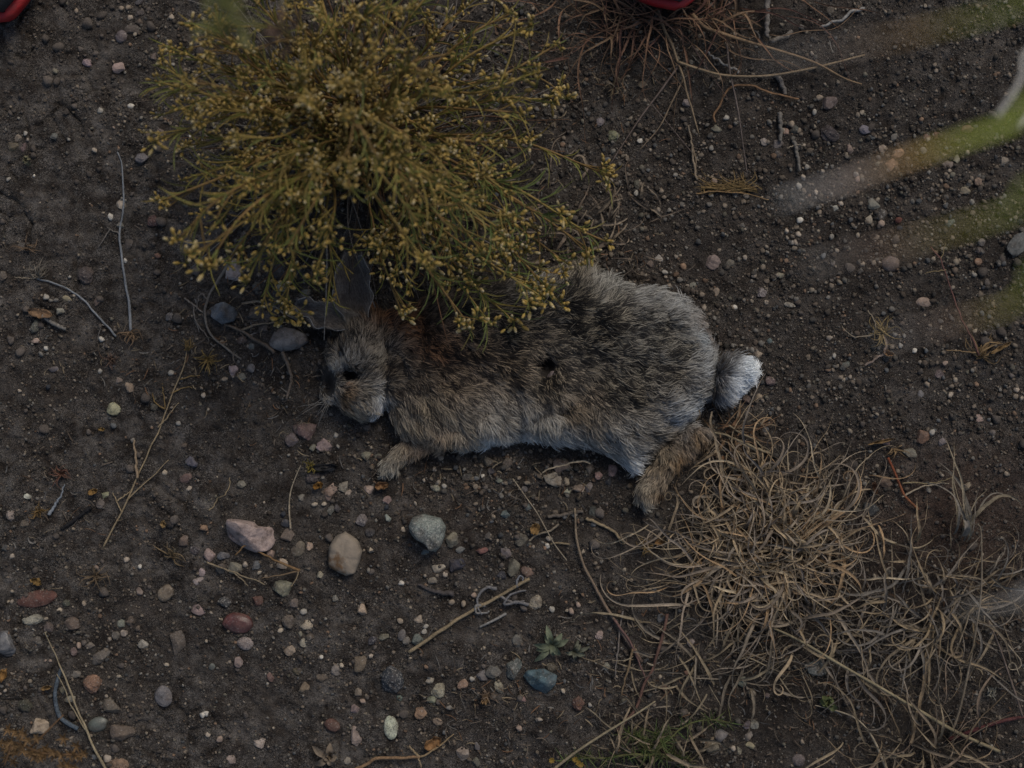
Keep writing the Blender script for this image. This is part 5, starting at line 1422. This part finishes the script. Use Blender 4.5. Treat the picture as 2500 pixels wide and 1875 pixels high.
# ------------------------------------------------------------------ curly dry grass
def curly(base, th, L, w, r, zmax, curl, z0=0.002):
    n = 30
    s = np.linspace(0, 1, n)
    if r.uniform() < .22:
        curl *= .12
    sg = 1 if r.uniform() < .5 else -1
    k = (r.normal(0, 9) + sg * curl * np.clip((s - r.uniform(.15, .6)), 0, 1) ** 1.1 * (60 if r.uniform() < .45 else 190) + 34 * (vnoise(s * 6 + r.uniform(0, 90), s * 0, 3) - .5) * 2)
    an = th + np.cumsum(k) * L / n
    z = z0 + zmax * np.sin(math.pi * np.clip(s ** .75, 0, 1)) * (0.7 + 0.3 * r.uniform()) + zmax * .25 * r.uniform() * s
    p = np.stack([np.cos(an), np.sin(an), np.zeros(n)], 1) * L / n
    p = base + np.cumsum(p, 0)
    p[:, 2] = np.maximum(ground_z(p[:, 0], p[:, 1]) + z, ground_z(p[:, 0], p[:, 1]) + 0.001)
    wd = w * (1.02 - s) ** .6 * np.minimum(1, .5 + s * 3)
    tw = r.uniform(-.6, .6) + np.cumsum(r.normal(0, .10, n)) + (s > .5) * np.sin(s * 9 + r.uniform(0, 6)) * .5
    return p, wd, tw


def tussock(centre, label, nparts, nrest, spread, L, width, zmax, curl, th0=0.0, thspread=6.28, seed=0, pal=None, name="dry_grass_tussock", squash=(1, 1)):
    r = np.random.default_rng(seed)
    o = P(centre[0], centre[1], 0)
    o[2] = gz(o)
    root = empty(name, o, label, "grass tussock", "dry grass tussocks")
    pal = pal or [(.41, .315, .20), (.36, .28, .185), (.32, .265, .20), (.29, .235, .18), (.38, .26, .15), (.26, .22, .18), (.46, .375, .255)]
    made = []
    for i in range(nparts + nrest):
        b = o + np.array([r.normal() * spread[0] * squash[0], r.normal() * spread[1], 0]) * S
        dirr = math.atan2(b[1] - o[1], b[0] - o[0])
        th = (dirr + r.normal(0, 1.5)) if thspread > 6 else th0 + r.uniform(-.5, .5) * thspread
        ln = L * S * r.uniform(.35, 1.15)
        stray = i % 11 == 0
        if stray:
            b = o + (b - o) * 1.25
            th = dirr + r.normal(0, .9) if thspread > 6 else th
            ln = L * S * r.uniform(.8, 1.4)
        p, wd, tw = curly(b, th, ln, width * S * .5 * (r.uniform(.35, .9) if r.uniform() < .6 else r.uniform(1.0, 1.9)), r, zmax * 1e-3 * r.uniform(.3, 1.1), curl * r.uniform(.1, 1.3) * (.35 if stray else 1))
        gx_, gy_ = PX(p[:, 0], p[:, 1], p[:, 2])
        if (edge_dist(gx_, gy_, R_HIND) > -14).any() or (edge_dist(gx_, gy_, R_BODY) > 0).any() or (edge_dist(gx_, gy_, R_TAIL) > -10).any():
            continue
        v, f = ribbon(p, wd, tw, .45)
        rgb = np.array(pal[int(r.integers(len(pal)))]) * r.uniform(.7, 1.15)
        n = len(p)
        cc = np.repeat(rgb[None] * (0.8 + 0.35 * vnoise(np.arange(n) * .3 + i, np.zeros(n), 2))[:, None], 3, 0)
        made.append((p[:, 2].mean() * wd.mean() * ln, v, f, cc))
    made.sort(key=lambda q: -q[0])
    for q in made[:nparts]:
        add("blade", MB().put(q[1], q[2], q[3]).mesh("blade", o), M_STRAW, root)
    if nrest:
        m = MB()
        for q in made[nparts:]:
            m.put(q[1], q[2], q[3])
        x = add("blades", m.mesh("blades", o), M_STRAW, root)
        x["kind"] = "stuff"
    return root


tussock((1868, 1325), "largest tussock of curly dry straw-coloured grass beside the rabbit's hind foot", 300, 420, (84, 76), 205, 5.2, 25, 2.6, seed=31)
tussock((2300, 1470), "grey-tinged curly grass tussock right of the largest one", 100, 70, (80, 52), 195, 4.6, 20, 2.0, seed=32, pal=[(.24, .205, .165), (.28, .225, .155), (.20, .18, .155), (.30, .23, .145)])
tussock((1730, 1610), "sparse curly grass tussock below the largest one", 40, 25, (110, 50), 160, 5, 10, 1.6, seed=33, pal=[(.32, .265, .18), (.26, .21, .14), (.22, .185, .14)])
tussock((2090, 1560), "flattened grey-brown grass tussock between the two bigger ones", 60, 50, (120, 50), 180, 4.8, 12, 1.8, seed=34, pal=[(.25, .21, .165), (.29, .23, .15), (.19, .165, .14)])
tussock((2240, 1830), "straggly straw tussock at the lower edge right of the clover seedling", 45, 25, (60, 30), 230, 5, 26, 1.0, seed=35, pal=[(.27, .2, .125), (.22, .175, .125), (.30, .24, .16), (.2, .15, .11)])
tussock((2345, 1310), "upright bunch of flat pale blades above the grey-tinged tussock", 12, 0, (10, 10), 200, 9, 30, .5, th0=1.55, thspread=.5, seed=36, pal=[(.28, .235, .165), (.24, .215, .18)])
tussock((1600, 40), "reddish-brown straw tussock beneath the red shoe toe", 110, 90, (120, 36), 210, 4, 26, .5, seed=37, pal=[(.24, .14, .085), (.2, .115, .075), (.27, .18, .11), (.15, .08, .06)])
tussock((1455, 560), "wispy curled straw tussock right of the shrub", 55, 20, (70, 90), 90, 6, 9, 2.2, seed=38, pal=[(.25, .2, .145), (.2, .155, .115)])
tussock((1770, 1060), "matted rusty grass base behind the rabbit's hind leg", 40, 40, (45, 24), 80, 5, 10, 1.6, seed=39, pal=[(.26, .17, .1), (.2, .115, .065), (.3, .23, .15)])
tussock((1600, 1830), "small straw bunch among green weeds at the lower edge", 40, 30, (50, 30), 130, 6, 16, 1.2, seed=40, pal=[(.26, .205, .14), (.2, .165, .115)])

# ------------------------------------------------------------------ the flowering shrub
def build_shrub():
    r = np.random.default_rng(90)
    o = P(875, 335, 0)
    o[2] = gz(o)
    root = empty("flowering_shrub", o, "wide shrub of fine green stems with golden-brown seed heads reaching over the rabbit", "shrub")
    tips = [(1250, 30), (1300, 60), (1360, 110), (1300, 180), (1345, 250), (1265, 275), (1490, 430), (1480, 590), (1440, 610), (1380, 640), (1310, 560), (1330, 730), (1370, 745), (1255, 785), (1200, 795), (1150, 800), (985, 775), (1000, 700), (1035, 640), (1130, 470),
            (1180, 500), (1085, 450), (1010, 430), (1050, 185), (1100, 130), (960, 120), (1110, 235), (1010, 260), (1200, 400), (1240, 470), (1270, 600), (1180, 620), (1100, 560), (1020, 540), (405, 165), (425, 120), (385, 200), (395, 280), (400, 335),
            (445, 440), (395, 490), (430, 590), (455, 640), (500, 655), (555, 640), (600, 690), (640, 745), (695, 775), (640, 600), (700, 610), (720, 655), (762, 690), (800, 735), (700, 700), (520, 560), (560, 480), (480, 360), (520, 250), (470, 60), (560, 110),
            (620, 60), (700, 40), (780, 20), (860, 40), (920, -30), (1010, 20), (1180, -20), (620, 200), (700, 170), (780, 150), (580, 330), (640, 400), (700, 300), (760, 250), (820, 190), (900, 210), (650, 500), (740, 480), (860, 470), (930, 400), (980, 330), (560, -60), (760, -90), (960, -110), (1100, -70),
            (880, 100), (520, 30), (460, 200), (500, 420), (610, 540), (1060, 380), (960, 500), (1420, 560), (1220, 560), (1160, 700), (1290, 690), (1080, 720), (1230, 350), (900, 330)]
    # flower clusters: eight kinds shared by all
    kinds = []
    for k in range(8):
        m = MB()
        rr = np.random.default_rng(700 + k)
        for _ in range(int(rr.integers(5, 10))):
            a, e = rr.uniform(0, 6.28), rr.uniform(.15, 1.3)
            d = np.array([math.cos(a) * math.cos(e), math.sin(a) * math.cos(e), math.sin(e)])
            L = rr.uniform(.0045, .0078)
            c0 = d * rr.uniform(.001, .0085) + rr.normal(0, .0012, 3)
            c = np.array([c0 + d * L * t for t in (0, .18, .42, .72, .92, 1.0)])
            v, f = tube(c, np.array([.0005, .0013, .0018, .0015, .0011, .0005]) * rr.uniform(.8, 1.15), 6)
            g = rr.uniform(.7, 1.2)
            low, mid_, tip = np.array([.24, .19, .045]), np.array([.355, .24, .06]), np.array([.42, .31, .12])
            if rr.uniform() < .22:
                mid_, tip = np.array([.40, .31, .14]), np.array([.55, .46, .28])
            cc = np.repeat(np.array([low, low * .5 + mid_ * .5, mid_, mid_, tip, tip * .75]) * g, 6, 0)
            m.put(v, f, cc)
            v, f = tube([np.array([0, 0, -.002]), c0], [.00035, .0003], 4)
            m.put(v, f, (.17, .165, .04))
        kinds.append(m.mesh("flower_cluster"))
    for k in kinds:
        k.materials.append(M_BUD)
    leaves = MB()
    nclust, spare = 0, []
    for ti, (tx, ty) in enumerate(tips):
        dist = math.hypot(tx - 875, ty - 335)
        z = 0.055 + 0.15 * max(0, 1 - (dist / 560) ** 1.6) + r.uniform(-.02, .035)
        if ty > 690 or (tx > 1230 and ty > 520):
            z = r.uniform(.055, .085)
        if tx < 560:
            z = r.uniform(.09, .19)
        tip = P(tx, ty, z)
        b = o + np.array([r.normal(0, .014), r.normal(0, .014), -.004])
        flat_ = tip - b
        mid1 = b + flat_ * np.array([.25, .25, .55]) + r.normal(0, .008, 3)
        mid2 = b + flat_ * np.array([.65, .65, .92]) + r.normal(0, .006, 3) + np.array([0, 0, .01])
        c = spline([b, mid1, mid2, tip], 30)
        m = MB()
        u = np.linspace(0, 1, 30)
        c0, c1, c2 = np.array([.16, .09, .055]), np.array([.28, .17, .06]), np.array([.29, .215, .06])
        if r.uniform() < .3:
            c2 = np.array([.22, .14, .05])
        cc = np.where(u[:, None] < .55, c0 + (c1 - c0) * u[:, None] / .55, c1 + (c2 - c1) * (u[:, None] - .55) / .45)
        v, f = tube(c, np.interp(u, [0, .5, 1], [.0019, .0013, .0009]), 5)
        m.put(v, f, np.repeat(cc, 5, 0))
        ends = [tip]
        low = ty > 560 or tx > 1230
        nb = int(r.integers(2, 5)) if low else int(r.integers(5, 9))
        for k in range(nb):
            i0 = int(r.integers(11, 27))
            d = c[min(i0 + 2, 29)] - c[i0]
            d /= np.linalg.norm(d)
            side = np.cross(d, [0, 0, 1.0])
            e = c[i0] + d * r.uniform(.012, .034) + side * r.normal(0, .021) + np.array([0, 0, r.uniform(-.004, .016)])
            q = spline([c[i0], (c[i0] + e) / 2 + d * .004 + np.array([0, 0, -.002]), e], 9)
            v, f = tube(q, np.linspace(.0008, .0004, 9), 4)
            m.put(v, f, c2 * r.uniform(.8, 1.15))
            ends.append(e)
            if r.uniform() < .4:
                e2 = q[5] + d * r.uniform(.006, .016) + side * r.normal(0, .010) + np.array([0, 0, r.uniform(0, .008)])
                v, f = tube(spline([q[5], (q[5] + e2) / 2 + np.array([0, 0, .001]), e2], 6), np.linspace(.0006, .0004, 6), 4)
                m.put(v, f, c2 * r.uniform(.8, 1.15))
                ends.append(e2)
        add("stem", m.mesh("stem", o), M_LEAF, root)
        for e in ends:
            epx, epy = PX(e[0], e[1], e[2])
            if ((epx - 865) / 62) ** 2 + ((epy - 700) / 66) ** 2 < 1 or ((epx - 900) / 70) ** 2 + ((epy - 800) / 60) ** 2 < 1:
                continue
            k = kinds[int(r.integers(8))]
            sc = r.uniform(.65, 1.0) if low else r.uniform(.4, .85)
            rot = (r.normal(0, .45), r.normal(0, .45), r.uniform(0, 6.28))
            if nclust < 300:
                f_ = bpy.data.objects.new("flower_cluster", k)
                f_.parent = root
                f_.location = e - o
                f_.rotation_euler = rot
                f_.scale = (sc, sc, sc)
                col.objects.link(f_)
                nclust += 1
            else:
                spare.append((k, e - o, rot, sc))
        # thread-like leaves
        green = (tx > 1050 and ty > 560) or r.uniform() < .35
        for _ in range(int(r.integers(20, 30)) if not green else int(r.integers(30, 46))):
            i0 = int(r.integers(9, 29))
            d = c[min(i0 + 1, 29)] - c[i0 - 1]
            d /= np.linalg.norm(d)
            side = np.cross(d, [0, 0, 1.0])
            L = r.uniform(.012, .030)
            s1 = r.normal(0, .6)
            e = c[i0] + (d * r.uniform(.4, 1) + side * s1 + np.array([0, 0, r.uniform(-.1, .5)])) * L
            q = spline([c[i0], (c[i0] + e) / 2 + d * L * .15, e], 6)
            rgb = np.array([(.13, .16, .045), (.16, .175, .05), (.11, .15, .042), (.2, .17, .055)][int(r.integers(4))] if (tx > 1050 and ty > 540) else [(.18, .185, .045), (.22, .20, .05), (.14, .16, .045), (.26, .195, .055)][int(r.integers(4))]) * r.uniform(.7, 1.2)
            v, f = ribbon(q, np.array([.6, 1, 1, .9, .7, .2]) * .0006, np.full(6, r.uniform(-1, 1)))
            leaves.put(v, f, rgb)
    x = add("leaves", leaves.mesh("leaves", o), M_LEAF, root)
    x["kind"] = "stuff"
    if spare:
        import mathutils
        m = MB()
        geo = {}
        for k in kinds:
            vv = np.zeros(len(k.vertices) * 3)
            k.vertices.foreach_get("co", vv)
            cc = np.zeros(len(k.vertices) * 4)
            k.color_attributes["Col"].data.foreach_get("color", cc)
            geo[k.name] = (vv.reshape(-1, 3), [tuple(p.vertices) for p in k.polygons], cc.reshape(-1, 4)[:, :3])
        for k, loc, rot, sc in spare:
            R = np.array(mathutils.Euler(rot).to_matrix())
            v, f, c_ = geo[k.name]
            m.put(v @ R.T * sc + loc, f, c_)
        x = add("flower_clusters", m.mesh("flower_clusters"), M_BUD, root)
        x["kind"] = "stuff"
    # grey dead twigs inside, down to the ground
    dead = MB()
    for _ in range(260):
        a = r.uniform(0, 6.28)
        L = r.uniform(.03, .16)
        s0 = o + np.array([math.cos(a), math.sin(a), 0]) * r.uniform(0, .05) + np.array([0, 0, r.uniform(.002, .05)])
        a2 = a + r.normal(0, .7)
        e = s0 + np.array([math.cos(a2), math.sin(a2), r.uniform(-.25, .45)]) * L
        e[2] = max(e[2], .004)
        q = spline([s0, (s0 + e) / 2 + r.normal(0, .008, 3), e], 9)
        q[:, 2] = np.maximum(q[:, 2], .003)
        v, f = tube(q, np.linspace(1, .4, 9) * r.uniform(.0004, .0011), 4)
        dead.put(v, f, np.array([(.19, .17, .15), (.15, .115, .085), (.17, .095, .055), (.22, .2, .175)][int(r.integers(4))]) * r.uniform(.6, 1.15))
    x = add("dead_twigs", dead.mesh("dead_twigs", o), M_TWIG, root)
    x["kind"] = "stuff"


build_shrub()

# two blurred sprigs high over the shrub's top edge belong to a taller neighbour rooted beyond the frame
def build_tall_weed():
    r = np.random.default_rng(5)
    base = np.array([-.16, .46, float(ground_z(-.16, .46))])
    root = empty("tall_weed", base, "tall weed whose soft green and brown top hangs blurred over the shrub", "weed")
    for (tx, ty, z, rgb) in ((545, 20, .50, (.16, .17, .05)), (585, 60, .46, (.15, .15, .06)), (690, 85, .42, (.12, .075, .05))):
        tip = P(tx, ty, z)
        c = spline([base, base * .5 + tip * .5 + np.array([0, 0, .12]), tip], 20)
        add("stem", MB().put(*tube(c, np.linspace(.0016, .0008, 20), 5), (.14, .12, .05)).mesh("stem", base), M_LEAF, root)
        m = MB()
        for _ in range(13):
            d = r.normal(size=3)
            d /= np.linalg.norm(d)
            p0 = tip + r.normal(0, .006, 3)
            q = spline([p0, p0 + d * .006 + np.array([0, 0, .001]), p0 + d * .012], 5)
            m.put(*ribbon(q, np.array([.6, 1, 1, .7, .2]) * .0017, np.full(5, r.uniform(-1, 1))), np.array(rgb) * r.uniform(.7, 1.3))
        add("leaves", m.mesh("leaves", base), M_LEAF, root)["kind"] = "stuff"


build_tall_weed()

# ------------------------------------------------------------------ green seedlings and weeds
def leafy(name, label, centre, specs, rgb, w, mat=None, up=6):
    o = P(centre[0], centre[1], .002)
    o[2] = gz(o)
    root = empty(name, o, label, "seedling")
    for k, (ex, ey) in enumerate(specs):
        e = P(ex, ey, .006)
        e[2] = gz(e) + .004
        s0 = o + np.array([0, 0, .003])
        c = spline([s0, (s0 + e) / 2 + np.array([0, 0, up * 1e-3]), e], 10)
        wd = np.array([.25, .55, .8, .95, 1, 1, .9, .7, .42, .06]) * w * S * .5
        add("leaf", MB().put(*ribbon(c, wd, np.full(10, .25 * math.sin(k * 2.3)), .35), np.array(rgb) * rng.uniform(.75, 1.2)).mesh("leaf", o), mat or M_LEAF, root)
    return root


leafy("green_seedling", "silvery green seedling with narrow folded leaves on bare soil", (1348, 1572), [(1334, 1525), (1303, 1573), (1308, 1586), (1304, 1614), (1372, 1545), (1368, 1598), (1330, 1548), (1352, 1600), (1388, 1560)], (.16, .185, .12), 15)
leafy("green_seedling", "grey-green seedling leaves trailing right of the silvery one", (1400, 1588), [(1418, 1572), (1440, 1578), (1430, 1598), (1404, 1610), (1380, 1592), (1412, 1560), (1426, 1600)], (.135, .14, .1), 10)
leafy("green_seedling", "bright little clover-like seedling under the diagonal straw stem", (2018, 1712), [(2030, 1702), (2036, 1712), (2010, 1700), (2002, 1712), (2022, 1722), (2044, 1736), (2008, 1724)], (.12, .14, .055), 17)
leafy("green_seedling", "pale succulent seedling with fleshy oval leaves near the lower edge", (806, 1845), [(762, 1822), (786, 1836), (792, 1846), (822, 1848), (812, 1868), (806, 1815), (768, 1868), (800, 1852)], (.21, .165, .12), 17)
leafy("green_seedling", "tiny pale rosette on the upper left soil", (68, 392), [(62, 384), (74, 388), (76, 402), (60, 400), (68, 380), (70, 406)], (.17, .16, .1), 8)


def build_yellow_weed():
    r = np.random.default_rng(66)
    o = P(1590, 1845, 0)
    o[2] = gz(o)
    root = empty("green_weed", o, "feathery green weed with tiny yellow flowers at the lower edge", "weed")
    m = MB()
    for st in ([(1590, 1845), (1640, 1800), (1660, 1780), (1700, 1762), (1740, 1758), (1785, 1765)], [(1590, 1845), (1540, 1840), (1480, 1850), (1420, 1850), (1370, 1862)], [(1590, 1845), (1620, 1810), (1600, 1790)], [(1590, 1845), (1560, 1800), (1530, 1790)], [(1600, 1840), (1650, 1850), (1690, 1880)]):
        c = path3(st, 9, 24)
        add("stem", MB().put(*tube(c, np.linspace(.0011, .0006, 24), 5), (.13, .13, .05)).mesh("stem", o), M_LEAF, root)
        for _ in range(90):
            i = int(r.integers(1, 24))
            d = r.normal(size=3) * np.array([1, 1, .35])
            d /= np.linalg.norm(d)
            L = r.uniform(.006, .016)
            q = np.array([c[i], c[i] + d * L * .5 + np.array([0, 0, .001]), c[i] + d * L])
            m.put(*ribbon(q, np.array([1, .8, .2]) * .0005, np.full(3, r.uniform(-1, 1))), np.array([(.07, .105, .03), (.09, .115, .035), (.12, .12, .05)][int(r.integers(3))]) * r.uniform(.6, 1.2))
    add("leaves", m.mesh("leaves", o), M_LEAF, root)["kind"] = "stuff"
    for fx, fy in ((1347, 1856), (1404, 1853), (1418, 1866), (1412, 1862)):
        b = MB()
        p = P(fx, fy, .014)
        p[2] += gz(p)
        for k in range(7):
            a = k * .9
            e = p + np.array([math.cos(a), math.sin(a), .25]) * .0026
            b.put(*ribbon(np.array([p, (p + e) / 2, e]), np.array([.0004, .001, .0004])), (.3, .2, .04))
        add("flower", b.mesh("flower", o), M_LEAF, root)


build_yellow_weed()


def build_seed_spike():
    r = np.random.default_rng(67)
    o = P(-20, 1830, .03)
    root = empty("seed_spike", np.array([o[0], o[1], gz(o)]), "dry brown seed spike covered in star-shaped husks at the lower left corner", "weed")
    base = np.array(root.location)
    m0 = spline([np.array([o[0], o[1], .005]), P(40, 1815, .10), P(110, 1840, .125), P(190, 1842, .12)], 20)
    add("stem", MB().put(*tube(m0, np.linspace(.0016, .0009, 20), 5), (.17, .1, .05)).mesh("stem", base), M_LEAF, root)
    for q in ([P(70, 1830, .115), P(110, 1790, .125), P(155, 1745, .125)], [P(30, 1815, .09), P(10, 1870, .09)]):
        add("stem", MB().put(*tube(spline(q, 10), np.linspace(.0012, .0006, 10), 5), (.19, .11, .055)).mesh("stem", base), M_LEAF, root)
    for k in range(46):
        i = int(r.integers(4, 20))
        p = m0[i] + r.normal(0, .0055, 3) * np.array([1, 1.2, .6])
        b = MB()
        for j in range(6):
            a = j * 1.05 + r.uniform(-.2, .2)
            e = p + np.array([math.cos(a), math.sin(a), r.uniform(.1, .8)]) * r.uniform(.0035, .0062)
            b.put(*ribbon(np.array([p, (p + e) / 2, e]), np.array([.0006, .0009, .0002])), np.array([.19, .115, .05]) * r.uniform(.45, 1.25))
        add("husk", b.mesh("husk", base), M_LEAF, root)


build_seed_spike()

# ------------------------------------------------------------------ tall grass at the right: its blades come close to the lens and blur
def build_tall_grass():
    base = np.array([.66, -.02, float(ground_z(.66, -.02))])
    root = empty("tall_grass", base, "tall green grass whose arching blades blur close to the lens at the right edge", "grass")
    green, gold, rust, pale = np.array([.24, .30, .06]), np.array([.36, .29, .06]), np.array([.40, .21, .10]), np.array([.52, .53, .52])
    # px, py of points on the blade with the height they stand at
    for pts, w, off in (([(2620, 225, .90), (2500, 290, .93), (2250, 372, .955), (2090, 432, .965), (1900, 492, .97)], .0030, 0), ([(2640, -20, .88), (2500, 15, .92), (2250, 75, .945), (2060, 115, .955), (1840, 150, .955)], .0015, .1),
                        ([(2640, 440, .90), (2500, 505, .94), (2330, 560, .955), (2130, 610, .96), (1960, 655, .965)], .0018, -.05), ([(2640, 660, .88), (2500, 735, .92), (2380, 770, .94), (2230, 810, .945), (2140, 835, .94)], .0019, -.12),
                        ([(2600, 1445, .80), (2500, 1470, .84), (2400, 1478, .86), (2330, 1495, .86)], .0020, -.2)):
        q = [P(k[0], k[1], k[2] - (.17 if off == 0 else .12)) for k in pts]
        stem = [base + np.array([.0, off * .4, 0]), np.array([.62, .02 + off, .35]), np.array([.40, q[0][1] * .8 + off * .2, .72])]
        c = spline(stem + q, 46)
        u = np.linspace(0, 1, 46)
        i0 = u[int(np.argmin(np.linalg.norm(c - q[1], axis=1)))]
        cc = np.array([np.array([np.interp(t, [0, i0 + .02, i0 + (1 - i0) * .35, i0 + (1 - i0) * .6, i0 + (1 - i0) * .85, 1], [green[k], green[k], gold[k], rust[k], pale[k], pale[k]]) for k in range(3)]) for t in u])
        if off == 0:
            cc[u > .9] *= 1.3
        if off == -.2:
            cc[u > .6] = (.45, .44, .42)
        v2, f2 = ribbon(c, w * np.minimum(1, (1.03 - u) * 5), np.zeros(46), .3)
        add("blade", MB().put(v2, f2, np.repeat(cc, 3, 0)).mesh("blade", base), M_LEAF, root)
    for pts in ([(2540, 130, .40), (2490, 205, .46), (2436, 280, .48)], [(2580, 190, .40), (2530, 255, .44), (2490, 310, .46)]):
        q = [P(*k) for k in pts]
        c = spline([base + np.array([-.12, .1, 0]), np.array([.48, .16, .2])] + q, 26)
        add("blade", MB().put(*ribbon(c, np.linspace(1, .5, 26) * .0026), (.36, .355, .34)).mesh("blade", base), M_STRAW, root)


build_tall_grass()

# ------------------------------------------------------------------ the photographer's shoes, toes just inside the frame
def build_shoe(toe_px, yaw, label):
    t = P(*toe_px, .03)
    base = np.array([t[0], t[1], float(ground_z(t[0], t[1]))])
    root = empty("red_shoe", base, label, "shoe", "red and grey shoes at the top edge")
    root.rotation_euler = (0, 0, yaw)
    n = 40
    u = np.linspace(0, 1, n)
    L = .29

    def outline(grow):
        half = np.interp(u, [0, .04, .12, .3, .5, .75, .93, 1], [.002, .026, .042, .051, .042, .037, .034, .004]) + grow
        off = np.interp(u, [0, .3, .6, 1], [.004, 0, -.008, 0])
        return np.column_stack([np.concatenate([off + half, (off - half)[::-1]]), np.concatenate([u * L - grow * .6, (u * L - grow * .6)[::-1]])])

    def loft(levels, name, m, rgb):
        v, f = [], []
        k = 2 * n
        for g, z, lift in levels:
            q = outline(g)
            toe = np.clip(1 - q[:, 1] / .05, 0, 1)
            v.append(np.column_stack([q, z + lift * toe + (.012 * toe ** 2)]))
        for a in range(len(levels) - 1):
            for j in range(k):
                f.append((a * k + j, a * k + (j + 1) % k, (a + 1) * k + (j + 1) % k, (a + 1) * k + j))
        f.append(tuple(range((len(levels) - 1) * k, len(levels) * k)))
        f.append(tuple(range(k - 1, -1, -1)))
        me = new_mesh(name, np.vstack(v), f)
        vcol(me, "Col", np.tile(rgb, (len(me.vertices), 1)))
        return add(name, me, m, root)
    msole, nt, b = material("red_rubber")
    tc = nd(nt, "ShaderNodeTexCoord").outputs["Object"]
    nz = noise(nt, tc, 90, 5)
    nt.links.new(mix(nt, ramp(nt, nz.outputs["Fac"], [(.45, 0.), (.75, .6)]).outputs[0], (.46, .018, .022), (.2, .06, .05)), b.inputs["Base Color"])
    b.inputs["Roughness"].default_value = .55
    bump(nt, b, noise(nt, tc, 400, 3).outputs["Fac"], .0005)
    loft([(-.004, -.004, 0), (.001, .002, 0), (.003, .010, 0), (.002, .018, 0), (-.002, .02, 0)], "sole", msole, (.45, .02, .02))
    loft([(-.003, .0205, 0), (.0, .03, 0), (-.002, .042, 0), (-.008, .054, -.004), (-.016, .064, -.010), (-.026, .078, -.022), (-.031, .095, -.04)], "upper", M_EAR, (.045, .047, .05))
    for k in range(5):
        y = .085 + k * .018
        c = spline([np.array([-.022, y, .088 + k * .003]), np.array([0, y + .002, .1 + k * .002]), np.array([.022, y, .088 + k * .003])], 8)
        add("lace", MB().put(*tube(c, .0022, 6), (.35, .02, .02)).mesh("lace"), M_EAR, root)


build_shoe((1648, 14), math.radians(12), "shoe with bright red sole rim at the top edge above the dry tussock")
build_shoe((4, 40), math.radians(28), "dark shoe toe with red rim cut by the upper left corner")
